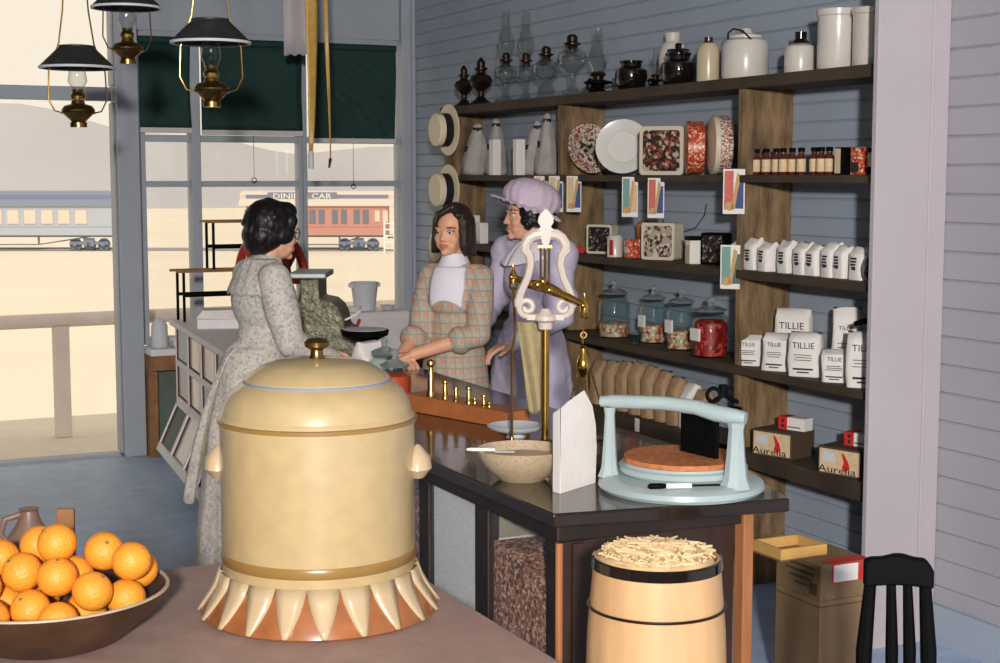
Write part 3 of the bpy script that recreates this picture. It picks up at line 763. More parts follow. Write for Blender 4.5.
build('body', MB(Matrix.Scale(.95, 4)).lathe([(0, 0), (.035, 0), (.048, .03), (.05, .06), (.04, .09), (.02, .106), (0, .11)], n=32), M['blackgloss'], t)

# ---- hanging cards on shelf edges
def card_hang(px, py0, py1, scheme, label, w=.074):
    a = onx(px, py0, SX - .012); c = onx(px, py1, SX - .012); h = a.z - c.z
    t = thing('hanging_card', (SX - .012, (a.y + c.y) / 2, c.z), label, 'card', 'ice cream cards hung on the shelf edges', RZ + .75)
    cols = {'red': ('cardred', 'cardblue'), 'teal': ('posterteal', 'label'), 'tan': ('label', 'cardblue'), 'green': ('posterteal', 'knee')}[scheme]
    build('card', MB().box(-w / 2, w / 2, -.0015, .0015, 0, h), M['white'], t, smooth=0)
    build('left_print', MB().box(-w * .44, -w * .02, -.0024, -.0017, h * .1, h * .96), M[cols[0]], t, smooth=0)
    build('right_print', MB().prism([(w * .02, h * .12), (w * .44, h * .12), (w * .44, h * .8), (w * .3, h * .8)], -.0024, -.0017), M[cols[1]], t, smooth=0)
    b = MB().prism([(-w * .12, h * .1), (w * .05, h * .1), (w * .3, h * .86), (w * .14, h * .92)], -.0034, -.0026)
    b.lathe([(0, -.0004), (w * .2, -.0004), (w * .2, .0004), (0, .0004)], n=14, T=Matrix.Translation((-w * .2, -.003, h * .17)) @ Matrix.Rotation(PI / 2, 4, 'X'))
    build('cone_picture', b, M['cone'], t, smooth=0)
    return t
card_hang(541, 176, 209, 'tan', 'tan cone card half hidden behind the lavender cap')
card_hang(556, 176, 212, 'tan', 'tan and blue cone card, middle of three on the second upright')
card_hang(574, 176, 212, 'tan', 'tan and blue cone card, rightmost of three on second upright')
card_hang(630, 177, 217, 'teal', 'pale teal cone card under the white plate')
card_hang(656, 178, 218, 'red', 'red and blue cone card below the picture tin')
card_hang(734, 169, 214, 'red', 'biggest red and blue cone card on the third upright', .088)
card_hang(731, 245, 289, 'green', 'teal green cone card at the left end of stamped bags', .086)

# ---- fourth shelf: sweet jars and sugar bags
def candy_jar(loc, R, h, fill, fm, label, lab=True, rz=RZ, group='glass sweet jars on the fourth shelf', sc=1):
    t = thing('candy_jar', loc, label, 'jar', group, rz)
    g = MB().lathe([(0, 0), (R * .95, 0), (R, .008), (R, h * .8), (R * .86, h * .92), (R * .7, h), (R * .74, h + .006)], n=36)
    build('glass_body', g, M['jarglass'], t)
    build('sweets', MB().lathe([(0, .006), (R * .93, .006), (R * .94, h * fill * .9), (R * .6, h * fill), (0, h * fill)], n=28, rip=lambda a, q: 1 + .015 * math.sin(9 * a + 12 * q)), fm, t)
    build('lid', MB().lathe([(0, h + .007), (R * .85, h + .007), (R * .9, h + .014), (R * .6, h + .024), (R * .2, h + .032), (R * .14, h + .042), (R * .26, h + .056), (R * .2, h + .066), (0, h + .068)], n=32), M['jarlid'], t)
    if lab:
        build('label', MB().box(-R * .42, R * .42, -R - .003, -R * .93, h * .38, h * .66), M['paper'], t, smooth=0)
    return t
M['jarlid'] = mat('thick_clear_lid_glass', s(200, 210, 212), .08, 0, spec=.7, coat=.5, trans=.75)
candy_jar(on(614, 3, 3.59), .076, .2, .36, M['candymix'], 'widest glass sweet jar, nearly empty, leftmost on its shelf', False)
candy_jar(on(653, 3, 3.63), .063, .195, .45, M['candymix'], 'glass sweet jar with white label, second on its shelf')
candy_jar(on(681, 3, 3.6), .066, .2, .45, M['candymix'], 'glass sweet jar with white label, third on its shelf')
candy_jar(on(710, 3, 3.57), .078, .185, .85, M['candyred'], 'glass jar full of dark red sweets nearest the third upright')
t = thing('small_tumbler', on(637, 3, 3.54), 'small clear glass between the first two sweet jars', 'glass', None, RZ)
build('glass', MB().lathe([(0, 0), (.022, 0), (.028, .055), (.026, .055), (.02, .004), (0, .004)], n=24), M['jarglass'], t)
bags = [(750, 3.55, .105, .12, .075, 'white sugar bag at front left by the third upright', 0),
        (777, 3.55, .11, .145, .08, 'white sugar bag, second in the front row', 0),
        (806, 3.55, .13, .165, .085, 'white sugar bag with bold name, third in the front row', 1),
        (836, 3.55, .105, .12, .08, 'short white sugar bag, fourth in the front row', 0),
        (865, 3.555, .135, .2, .09, 'largest white sugar bag beside the end board', 1),
        (759, 3.655, .12, .2, .07, 'white sugar bag at the back left', 0),
        (793, 3.655, .15, .235, .07, 'white sugar bag standing highest at the back, bold name', 1),
        (846, 3.655, .11, .265, .07, 'white bag with shiny folded foil top at the back', 0)]
for i, (px, x, w, h, d, lab, big) in enumerate(bags):
    t = thing('sugar_bag', on(px, 3, x), lab, 'paper bag', 'white sugar bags on the fourth shelf', RZ + .7 + random.uniform(-.1, .1))
    bag(w, h, d, i + 50, t, fold=.14)
    yf = -d / 2 * 1.07
    text('name_print', 'TILLIE', w * (.26 if big else .2), M['ink'], t, (0, yf - .001, h * .72), (PI / 2, 0, 0))
    b = MB(); rr = random.Random(i + 9)
    for q in range(3): b.box(-w * .32 + rr.uniform(0, .01), w * .3 - rr.uniform(0, .012), yf - .0015, yf - .0005, h * (.5 - q * .06), h * (.5 - q * .06) + .0025)
    b.box(-w * .3, w * .3, yf - .0015, yf - .0005, h * .16, h * .2)
    build('small_print', b, M['ink'], t, smooth=0); b = MB(); b.box(-w * .18, w * .18, yf - .0015, yf - .0005, h * .09, h * .12)
    build('small_print', b, M['ink'], t, smooth=0)
t = thing('black_scoop', on(872, 3, 3.56) + Vector((0, 0, .235)), 'black iron scoop handle lying over the last sugar bag', 'scoop', None, RZ + .2)
build('handle', MB().tube([(-.06, -.03, -.005), (-.02, -.03, .006), (.06, -.02, .02)], [.009, .011, .014], 10), M['black'], t)
build('pan', MB().lathe([(0, -.03), (.03, -.03), (.04, .0), (.036, .0), (.0, -.026)], (.02, 0, .028), n=20), M['knee'], t)

# ---- fifth shelf: kraft bags, red labelled cases
ks = [601, 614, 627, 640, 653, 666, 679, 692, 705]
kn = ['first', 'second', 'third', 'fourth', 'fifth', 'sixth', 'seventh', 'eighth', 'last']
for i, px in enumerate(ks):
    hh = [.21, .22, .23, .24, .235, .225, .21, .195, .178][i]
    t = thing('kraft_bag', on(px, 4, 3.6), '%s brown paper bag from the left, behind the cheese cutter' % kn[i], 'paper bag', 'brown paper bags behind the cheese cutter', RZ + .1)
    bag(.08, hh, .1, i + 90, t, M['paper'] if i == 7 else M['kraft'], fold=.25)
t = thing('price_tag', onx(637, 425, SX - .02), 'small white tag hanging below the brown bags', 'tag', None, RZ)
build('tag_card', MB().box(-.018, .018, -.001, .001, -.03, .03), M['white'], t, smooth=0); build('string', MB().tube([(0, 0, .03), (0, .008, .1)], .001, 5), M['black'], t)
def case(px, x, w, h, d, label, rz):
    t = thing('grocery_case', on(px, 4, x), label, 'box', 'dark printed cases on the bottom shelf', RZ + rz)
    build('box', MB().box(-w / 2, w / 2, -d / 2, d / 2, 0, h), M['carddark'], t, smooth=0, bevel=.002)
    build('front_label', MB().box(-w * .46, w * .46, -d / 2 - .002, -d / 2 - .0002, h * .08, h * .92), M['label'], t, smooth=0)
    y = -d / 2 - .003
    b = MB().prism([(-w * .4, h * .5), (-w * .1, h * .45), (-w * .12, h * .8), (-w * .36, h * .82)], y, y + .0008)
    build('picture', b, M['bucket'], t, smooth=0)
    b = MB().prism([(w * .04, h * .85), (w * .1, h * .8), (w * .2, h * .55), (w * .24, h * .3), (w * .14, h * .18), (w * .06, h * .3), (w * .1, h * .5)], y, y + .0008)
    build('red_figure', b, M['red'], t, smooth=0)
    o = text('script_print', 'Aurelia', h * .36, M['ink'], t, (-.01, y, h * .2), (PI / 2, 0, 0), sx=1.5)
    return t
def pack(px, x, z, w, h, d, label, rz):
    p = on(px, 4, x); p.z += z
    t = thing('small_packet', p, label, 'box', 'red and white packets on the dark cases', RZ + rz)
    build('box', MB().box(-w / 2, w / 2, -d / 2, d / 2, 0, h), M['white'], t, smooth=0, bevel=.0015)
    build('red_end', MB().box(-w / 2 - .0006, -w * .16, -d / 2 - .0012, d / 2 + .0006, .001, h + .0006), M['red'], t, smooth=0)
    b = MB().box(-w * .13, w * .36, -d / 2 - .0015, -d / 2 - .0002, h * .22, h * .3)
    for zz in (.3, .72): b.lathe([(0, -.0006), (h * .14, -.0006), (h * .14, .0006), (0, .0006)], n=14, T=Matrix.Translation((-w * .32, -d / 2 - .0018, h * zz)) @ Matrix.Rotation(PI / 2, 4, 'X'))
    build('print', b, M['ink'], t, smooth=0)
case(783, 3.57, .19, .105, .15, 'dark case with cream pictured label nearest the third upright', .3)
case(851, 3.57, .19, .105, .15, 'dark case with cream pictured label beside the end board', .3)
pack(795, 3.6, .1057, .12, .05, .06, 'red and white packet on the dark case by the third upright', .3)
pack(862, 3.6, .1057, .12, .05, .06, 'red and white packet on the dark case beside the end board', .3)

# ---- boater hats hung on the first upright
for i, (py, x) in enumerate(((130, 0), (190, 0), (246, 0))):
    p = onx(449, py, SX - .004)
    t = thing('boater_hat', p, ['straw boater hat with black band, topmost on the first upright', 'straw boater hat with black band, middle of three', 'lowest straw boater, partly behind the dark haired girl'][i], 'hat', 'straw boaters hung on the first upright')
    T = Matrix.Rotation(-PI / 2, 4, 'Y') @ Matrix.Rotation(.06, 4, 'X')
    build('crown', MB(T).lathe([(.082, .008), (.082, .085), (.076, .092), (0, .094)], n=36, sx=1.12), M['hatstraw'], t)
    build('brim', MB(T).lathe([(.08, .0), (.132, .001), (.134, .004), (.132, .007), (.08, .0085)], n=40, sx=1.08), M['hatstraw'], t)
    build('hat_band', MB(T).lathe([(.0828, .009), (.0836, .01), (.0836, .056), (.0828, .057)], n=36, sx=1.12), M['ribbon'], t)
# ------------------------------------------------------------------ main counter with glass fronted bins
CH = .9
t = thing('shop_counter', (1.65, 3.05, 0), 'dark varnished counter with glass fronted bins of rice and beans', 'counter')
def R_(): return MB(Matrix.Translation(-Vector(t.location)))
top = [(1.6, 3.02), (2.2, 2.92), (2.27, 3.15), (2.35, 3.6), (2.37, 5.85), (2.02, 5.85), (2.0, 5.5), (1.72, 4.75), (1.6, 4.7)]
build('counter_top', R_().prism(top, CH - .034, CH, 'z'), M['counter'], t, smooth=0, bevel=.006)
build('moulding', R_().prism([(1.622, 3.04), (2.15, 3.01), (2.15, 3.05), (1.65, 3.08), (1.65, 4.68), (1.622, 4.68)], CH - .075, CH - .0345, 'z'), M['counterside'], t, smooth=0, bevel=.004)
b = R_()
fy = [3.07, 3.115, 3.44, 3.52, 3.83, 3.9, 4.22, 4.29, 4.6, 4.66]
for y0, y1 in zip(fy[0::2], fy[1::2]): b.box(1.632, 1.665, y0, y1, 0, CH - .076)
for z0, z1 in ((.0, .1), (.38, .45), (.845, CH - .076)): b.box(1.633, 1.664, 3.07, 4.66, z0, z1)
b.box(1.634, 1.663, 3.115, 3.44, .1, .38); b.box(1.634, 1.663, 3.52, 3.83, .1, .38); b.box(1.634, 1.663, 3.9, 4.6, .1, .38)
build('front_frame', b, M['counterside'], t, smooth=0, bevel=.003)
build('end_panel', R_().box(1.632, 2.12, 3.04, 3.068, 0, CH - .076).box(1.66, 1.69, 3.03, 3.04, 0, CH - .08), M['panel'], t, smooth=0)
build('end_leg', R_().box(2.122, 2.152, 3.0, 3.04, 0, CH - .0345), M['plank'], t, smooth=0, bevel=.003)
build('back_panel', R_().box(2.1, 2.12, 3.07, 5.8, 0, CH - .0345).box(1.67, 2.1, 4.64, 4.66, 0, CH - .0345), M['counterside'], t, smooth=0)
build('corner_bead', R_().tube([(1.628, 3.04, 0), (1.628, 3.04, CH - .076)], .009, 10), M['plank'], t)
for i, (y0, y1) in enumerate(((3.115, 3.44), (3.52, 3.83), (3.9, 4.22), (4.29, 4.6))):
    fill = ['beans', 'rice', 'beans', 'rice'][i]; b = R_()
    if i == 0:
        b.prism([(3.118, .452), (3.437, .452), (3.437, .74), (3.34, .735), (3.22, .70), (3.118, .672)], 1.648, 1.9, 'x')
    else: b.box(1.648, 1.9, y0 + .003, y1 - .003, .452, .842)
    f = build('bin_contents', b, M[fill], t, smooth=0); f['label'] = ['brown beans in glass bin', 'white rice in glass bin', 'brown beans in hidden bin', 'white rice in hidden bin'][i]
    if i == 0: build('bin_back', R_().box(1.9, 1.905, y0, y1, .45, .845).box(1.665, 1.9, y1 - .002, y1, .745, .845), M['sand'], t, smooth=0)
    build('bin_glass', R_().box(1.638, 1.641, y0, y1, .45, .845), M['paneglass'], t, smooth=0)
CT = CH + .0006

# ---- cheese cutter
c = onz(681, 488, CH)
t = thing('cheese_cutter', (c.x, c.y, CT), 'pale blue iron cheese cutter with round wooden turntable on the counter', 'cheese cutter', rz=-YAW + .08)
R = .2; t.scale = (1.04, 1.04, 1.04)
build('base', MB().lathe([(0, 0), (R * .97, 0), (R, .008), (R * .985, .02), (R * .9, .03), (R * .82, .032), (0, .032)], n=64), M['mint'], t)
build('turntable_rim', MB().lathe([(0, .0325), (R * .74, .0325), (R * .78, .04), (R * .78, .052), (R * .73, .056), (R * .73, .062), (0, .062)], (.01, .03, 0), n=56), M['mint'], t)
build('turntable_board', MB().lathe([(0, .0625), (R * .72, .0625), (R * .715, .074), (0, .074)], (.01, .03, 0), n=56), M['cork'], t)
def col(x, y, r0, r1, h):
    b = MB(); b.lathe([(r0 * 1.5, .025), (r0 * 1.1, .045), (r0, .06), ((r0 + r1) / 2, h * .55), (r1, h * .9), (r1 * 1.25, h)], (x, y, 0), 8)
    return b
hL, hR = .195, .18
build('left_post', col(-.17, .03, .019, .012, hL), M['mint'], t, smooth=30)
build('right_post', col(.103, -.125, .027, .018, hR), M['mint'], t, smooth=30)
b = MB(); b.tube([(-.19, .042, hL + .012), (-.16, .025, hL + .014), (-.05, -.025, hL + .016), (.02, -.07, hL + .012), (.06, -.1, hL + .002), (.1, -.125, hR + .012), (.122, -.138, hR + .01)], [.013, .017, .017, .018, .02, .019, .015], 12)
build('arch_bar', b, M['mint'], t)
b = MB(); b.box(-.006, .006, -.11, .0, .09, hL - .004); b.box(-.004, .004, -.075, -.0, .077, .095)
build('blade', MB(Matrix.Translation((.03, .045, 0)) @ Matrix.Rotation(.5, 4, 'Z')).box(-.005, .005, -.1, .03, .078, hL - .002).box(-.012, .012, -.06, .02, .12, hL), M['black'], t, smooth=0)
b = MB(); b.tube([(.06, -.02, hL + .01), (.1, .0, hL + .03), (.14, .02, hL + .01)], .006, 8); b.ring((.07, -.03, hL + .035), .016, .005, 'y', 16, 6); b.lathe([(0, 0), (.012, 0), (.012, .03), (0, .032)], (.1, 0, hL + .025), 12)
build('lever', b, M['black'], t)
b = MB(); b.tube([(.06, .1, .06), (.12, .13, .075), (.17, .16, .06)], .01, 8); b.lathe([(.014, .03), (.014, .17), (.02, .175), (0, .18)], (.16, .12, 0), 10)
build('crank_gear', b, M['black'], t)
# knife lying on the base rim
kn = thing('cheese_knife', t.location + Vector((.0, 0, .0345)), 'knife with white and black handle on the cutter base', 'knife', None, t.rotation_euler.z)
b = MB(Matrix.Translation((-.06, -.171, .007)) @ Matrix.Rotation(.02, 4, 'Z'))
build('handle', MB(b.M).tube([(-.055, 0, 0), (-.05, 0, 0), (-.02, 0, 0), (-.012, 0, 0)], [.004, .007, .007, .005], 10), M['black'], kn)
build('ferrule', MB(b.M).tube([(-.012, 0, 0), (.012, 0, 0)], .0075, 12), M['bucket'], kn)
build('grip', MB(b.M).tube([(.012, 0, 0), (.05, 0, 0)], .0068, 12), M['white'], kn)
build('blade', MB(b.M).box(.05, .12, -.008, .008, -.001, .001), M['black'], kn, smooth=0)

# ---- balance scale with lyre shaped standard
bx_, by_ = 1.966, 3.76
t = thing('balance_scale', (bx_, by_, CT), 'tall brass balance with cream lyre shaped head on the counter', 'scale', rz=-YAW)
build('foot', MB().lathe([(0, 0), (.07, 0), (.072, .008), (.03, .016), (.016, .03), (.0, .032)], n=36), M['darkbrass'], t)
build('column', MB().lathe([(.0, .03), (.013, .03), (.011, .06), (.012, .2), (.011, .345), (.016, .35), (0, .352)], n=20), M['brass'], t)
def lyre():
    z0 = .365
    b = MB()
    b.lathe([(.0, z0 - .018), (.02, z0 - .018), (.022, z0), (.032, z0 + .008), (.03, z0 + .02), (.018, z0 + .03), (.012, z0 + .04), (0, z0 + .042)], n=20)
    b.box(-.052, .052, -.009, .009, z0 + .008, z0 + .024)
    for sg in (-1, 1):
        # scroll at the foot
        pts = []
        for k in range(26):
            a = k / 25 * 2.6 * PI; r = .007 + .0088 * (1 - k / 25) * 2.2
            pts.append((sg * (.052 + r * math.cos(a - PI / 2)), 0, z0 + .044 + r * math.sin(a - PI / 2)))
        b.tube(pts, [.0085] * 20 + [.008, .0075, .007, .0065, .006, .006], 8)
        arm = [(.076, z0 + .045), (.077, z0 + .06), (.068, z0 + .09), (.05, z0 + .13), (.042, z0 + .165), (.045, z0 + .19), (.056, z0 + .205), (.057, z0 + .222), (.046, z0 + .24), (.03, z0 + .25), (.014, z0 + .252)]
        b.tube([(sg * x, 0, z) for x, z in arm], [.0125, .0125, .0115, .011, .0115, .013, .016, .015, .015, .016, .016], 8)
        b.sph((sg * .06, 0, z0 + .208), (.012, .01, .014), 14, 9)
        b.tube([(sg * .052, 0, z0 + .205), (sg * .036, 0, z0 + .2)], [.009, .004], 8)
    b.prism([(-.02, z0 + .24), (.02, z0 + .24), (.024, z0 + .262), (.014, z0 + .272), (.022, z0 + .285), (.02, z0 + .3), (.008, z0 + .317), (0, z0 + .323), (-.008, z0 + .317), (-.02, z0 + .3), (-.022, z0 + .285), (-.014, z0 + .272), (-.024, z0 + .262)], -.01, .01)
    b.prism([(-.014, z0 + .24), (.014, z0 + .24), (.006, z0 + .215), (0, z0 + .208), (-.006, z0 + .215)], -.008, .008)
    return b
build('lyre_head', lyre(), M['lyrewhite'], t, smooth=40)
z0 = .365
b = MB()
for x in (-.014, -.002, .01): b.tube([(x, 0, z0 + .1), (x, 0, z0 + .22)], .0032, 8)
b.box(-.022, .018, -.004, .004, z0 + .212, z0 + .22)
build('pointer_hanger', b, M['darkbrass'], t)
ba = .42      # beam turned towards the viewer on its right side
BT = Matrix.Rotation(-ba, 4, 'Z')
zb = z0 + .098
b = MB(BT); b.tube([(-.1, 0, zb + .03), (-.06, 0, zb + .012), (0, 0, zb + .004), (.06, 0, zb - .02), (.118, 0, zb - .044)], [.008, .012, .017, .012, .008], 10)
for x, z in ((-.02, zb + .01), (.016, zb - .004), (-.004, zb + .02)): b.sph((x, -.012, z), .013, 12, 8)
build('beam', b, M['brass'], t)
for sg, x, z in ((-1, -.1, zb + .03), (1, .118, zb - .044)):
    b = MB(BT); b.lathe([(0, -.02), (.012, -.02), (.014, 0), (.01, .012), (.004, .02), (.003, .034), (0, .036)], (x, 0, z), 14); b.ring((x, 0, z - .026), .011, .003, 'y', 14, 6); b.sph((x, -.012, z), .009, 10, 7)
    build('beam_end', b, M['brass'], t)
E1 = BT @ Vector((-.1, 0, 0)); E2 = BT @ Vector((.118, 0, 0))
Li = t.matrix_basis.inverted()
pan = onz(516, 427, CH + .03)
pl = Li @ pan
# left hanger: curved yoke rod and pan
b = MB(); b.tube([(E1.x, E1.y, zb), (E1.x + .006, E1.y, .33), (E1.x - .003, E1.y - .012, .28), (E1.x - .004, E1.y - .03, .2), (E1.x - .004, E1.y - .05, .08), (E1.x - .004, E1.y - .06, .025)], .0042, 8); b.lathe([(0, -.02), (.006, -.02), (.008, -.005), (.005, .006), (0, .008)], (E1.x - .004, E1.y - .06, .035), 10)
build('left_hanger', b, M['darkbrass'], t)
b = MB().lathe([(0, .012), (.05, .014), (.082, .026), (.088, .034), (.083, .036), (.05, .02), (0, .018)], (pl.x, pl.y, 0), 44)
b.lathe([(0, 0), (.03, 0), (.024, .006), (.02, .012), (0, .0125)], (pl.x, pl.y, 0), 24)
build('left_pan', b, M['panwhite'], t)
# right hanger: chains with a brass bob
px_, py_ = E2.x, E2.y
b = MB()
b.tube([(px_, py_, zb - .07), (px_ - .004, py_, .31)], .003, 6); b.ring((px_ - .002, py_, .335), .008, .0028, 'y', 12, 6)
for (dx, dy) in ((-.06, .02), (.075, .02), (.02, -.05)):
    n = 16
    for k in range(n):
        q = k / n; q2 = (k + 1) / n
        A = Vector((px_ + dx * q, py_ + dy * q, .30 - .25 * q)); B = Vector((px_ + dx * q2, py_ + dy * q2, .30 - .25 * q2))
        b.tube([A, (A + B) / 2, B], [.0022, .004 if k % 2 else .003, .0022], 6)
build('chains', b, M['darkbrass'], t)
build('brass_bob', MB().lathe([(0, -.052), (.006, -.05), (.018, -.03), (.021, -.015), (.017, .0), (.009, .014), (.006, .03), (.009, .036), (0, .04)], (px_ - .003, py_ - .012, .268), 20), M['brass'], t)
b = MB().lathe([(0, .038), (.06, .042), (.078, .05), (.074, .052), (.05, .046), (0, .043)], (px_ + .012, py_ - .01, 0), 36)
b.lathe([(0, 0), (.035, 0), (.03, .03), (0, .038)], (px_ + .012, py_ - .01, 0), 20)
build('right_pan', b, M['darkbrass'], t)
# cloth hung from the crossbar
c = thing('hanging_cloth', t.matrix_basis @ Vector((-.016, .055, .1)), 'olive tan cloth hanging down beside the balance column', 'cloth', None, -YAW)
def fn(u, v):
    wdt = (.022 + .016 * v)
    return (-.014 - wdt + 2 * wdt * u - .02 * (v - .4) + .0, .012 * math.sin(u * 7 + v * 2) + .02, .26 * v - .012 * math.sin(u * 5) * (1 - v))
build('cloth', MB().sheet(fn, 20, 24), M['towel'], c, smooth=180, solid=.003)

# ---- bowl, folded card, weights
c = onz(522, 479, CH)
t = thing('stoneware_bowl', (c.x, c.y, CT), 'wide speckled tan bowl on counter corner before the balance', 'bowl')
R = .118
build('bowl', MB().lathe([(0, 0), (R * .5, 0), (R * .55, .006), (R * .8, .03), (R * .97, .062), (R, .078), (R * .975, .081), (R * .94, .072), (R * .75, .036), (R * .5, .016), (0, .014)], n=52), M['speck'], t)
build('flour', MB().lathe([(R * .86, .058), (R * .5, .066), (0, .07)], n=40), M['speck'], t)
sp = thing('white_spatula', t.matrix_basis @ Vector((-.1, -.0, .083)), 'white handled spatula resting on the rim of the tan bowl', 'spatula', None, -YAW)
build('handle', MB().tube([(-.052, 0, .002), (-.04, 0, .002), (.02, 0, .001)], [.003, .0048, .0046], 10), M['white'], sp)
build('blade', MB().box(.02, .07, -.009, .009, -.004, -.0025), M['white'], sp, smooth=0)
a = onz(560, 494, CH); c2 = onz(595, 483, CH)
t = thing('folded_card', (a.x, a.y, CT), 'tall white folded card standing between bowl and cheese cutter', 'card', None, math.atan2(c2.y - a.y, c2.x - a.x))
w_ = (c2 - a).length
b = MB()
hgt = .245
b.prism([(0, 0), (w_, 0), (w_ * 1.03, .09), (w_ * 1.0, .15), (w_ * .9, .2), (w_ * .66, hgt), (w_ * .2, hgt * .92), (.003, hgt * .87)], -.0012, .0)
b.prism([(0, 0), (.03, 0), (.03, hgt * .8), (.003, hgt * .86)], -.0006, .0006, T=Matrix.Rotation(1.2, 4, 'Z'))
build('card', b, M['paper'], t, smooth=0)
p0 = onz(412, 412, CH); p1 = onz(500, 428, CH)
ang = math.atan2(p1.y - p0.y, p1.x - p0.x)
Lb = (p1 - p0).length + .03
t = thing('weight_block', (p0.x, p0.y, CT), 'long orange wooden block holding a row of brass weights', 'weight block', None, ang)
build('block', MB().prism([(-.04, 0), (Lb, 0), (Lb, .05), (-.04, .058)], 0, .1), M['orangewood'], t, smooth=0, bevel=.004)
wts = [(425, 360, 397), (438, 381, 400), (450.5, 388, 402), (460, 388, 405), (469, 399, 406), (478, 396, 408), (486, 403, 409)]
wn = ['tallest brass weight at the left end of the block', 'second tallest brass weight on the block', 'third brass weight from the left on the block', 'fourth brass weight from the left on the block', 'short brass weight, fifth from the left', 'sixth brass weight from the left on the block', 'smallest brass weight at the right end of the block']
for i, (px, yt, yb) in enumerate(wts):
    q = t.matrix_basis @ Vector((0, .05, .058)); n = (p1 - p0).normalized()
    # sight line to the line of sockets
    r = ray(px, yb); zz = CT + .056 - .008 * i / 6; k = (zz - EYE) / r.z; pos = Vector((r.x * k, r.y * k, zz))
    loc = t.matrix_basis.inverted() @ pos; loc.y = max(.03, min(.075, loc.y)); pos = t.matrix_basis @ loc; pos.z = zz + .0005
    h = (yb - yt) * 4.9 / 1500 * 1.02
    wv = thing('brass_weight', pos, wn[i], 'brass weight', 'brass weights in the wooden block')
    r0 = .0075 + .009 * h / .12
    build('body', MB().lathe([(0, -.002), (r0, -.002), (r0, h * .12), (r0 * .75, h * .2), (r0 * .68, h * .55), (r0 * .5, h * .66), (r0 * .42, h * .78), (0, h * .79)], n=20), M['brass'], wv)
    build('knob', MB().lathe([(0, h * .77), (r0 * .4, h * .785), (r0 * .95, h * .86), (r0 * .9, h * .95), (0, h)], n=18), M['brass'], wv)

# ---- sweet jars near the girl, bag, far things
candy_jar((2.08, 5.3, CT), .06, .1, .35, M['candymix'], 'glass jar with clear lid farther back by the cash register', False, -YAW, 'glass sweet jars on the counter')
candy_jar((1.985, 4.96, CT), .06, .095, .8, M['orangecandy'], 'glass jar with orange red sweets beside the girl', False, -YAW, 'glass sweet jars on the counter')

# ------------------------------------------------------------------ showcase by the window
A = Vector((1.95, 8.06, 0)); B = Vector((1.76, 6.02, 0)); dv = (B - A); Lc = dv.length
ang = math.atan2(dv.y, dv.x)     # local +x runs towards the viewer, local +y = shop side inside
t = thing('display_counter', A, 'white display counter with rows of small framed windows', 'counter', None, ang)
D_ = .6
build('counter_top', MB().box(-.03, Lc + .02, -.03, D_, .875, .905), M['case'], t, smooth=0, bevel=.005)
n = 5; step = Lc / n
# cross-section of the front: upper two rows upright, lowest row sloping outwards
b = MB()
b.box(0, Lc, .05, D_ - .02, .24, .874)
build('case_body', b, M['case'], t, smooth=0)
fr = MB()
rows = [(.69, .86), (.49, .66)]
for z0, z1 in ((.86, .875), (.66, .69), (.46, .49)): fr.box(0, Lc, -.005, .05, z0, z1)
for k in range(n + 1):
    x = k * step
    fr.box(max(0, x - .02), min(Lc, x + .02), -.004, .049, .46, .875)
slope = Matrix.Translation((0, 0, .46)) @ Matrix.Rotation(-.42, 4, 'X')
for k in range(n + 1):
    x = k * step; fr.box(max(0, x - .02), min(Lc, x + .02), -.004, .03, -.26, 0, T=slope)
fr.box(0, Lc, -.004, .03, -.02, .0, T=slope); fr.box(0, Lc, -.005, .03, -.285, -.24, T=slope)
build('front_frame', fr, M['case'], t, smooth=0, bevel=.003)
build('plinth', MB().box(.04, Lc - .04, .08, D_ - .04, 0, .24), M['casedark'], t, smooth=0)
for r_, (z0, z1) in enumerate(rows):
    for k in range(n):
        x0 = k * step + .02; x1 = (k + 1) * step - .02
        f = build('display_window', MB().box(x0 + .008, x1, .008, .05, z0 + .01, z1 - .01), M['stone' if (k + r_) % 3 else 'bucket'], t, smooth=0)
        build('recess', MB().box(x0, x0 + .008, .0, .05, z0, z1).box(x0, x1, .006, .05, z0, z0 + .008), M['casedark'], f, smooth=0)
for k in range(n):
    x0 = k * step + .02; x1 = (k + 1) * step - .02
    f = build('display_window', MB().box(x0 + .01, x1 - .005, .012, .026, -.235, -.025, T=slope), M['knee' if k == 0 else ('label' if k % 3 == 2 else 'stone')], t, smooth=0)
    build('recess', MB().box(x0, x0 + .01, .004, .026, -.24, -.02, T=slope), M['casedark'], f, smooth=0)
ZT = .9056
# iron stand on the counter
t = thing('iron_stand', (1.96, 7.9, ZT), 'black iron two-step display stand on the white display counter', 'stand')
b = MB()
def bar(p, q, r=.008): b.tube([p, q], r, 8)
for y in (0,):
    bar((0, y, 0), (0, y, .268)); bar((.165, y, .268), (.165, y, .53)); bar((.55, y, 0), (.55, y, .53))
for y in (.14,):
    bar((.0, y, 0), (.0, y, .268)); bar((.165, y, .268), (.165, y, .53)); bar((.55, y, 0), (.55, y, .53))
build('uprights', b, M['black'], t)
b = MB()
for y in (0, .14): b.box(-.04, .58, y - .012, y + .012, .262, .276)
for y in (0, .14): b.box(.13, .58, y - .012, y + .012, .524, .538)
build('shelf_bars', b, M['brownwood'], t, smooth=0, bevel=.002)
b = MB()
for y in (0, .14): bar((0, y, .14), (.55, y, .14), .009); bar((.165, y, .395), (.55, y, .395), .009)
build('cross_bars', b, M['black'], t)
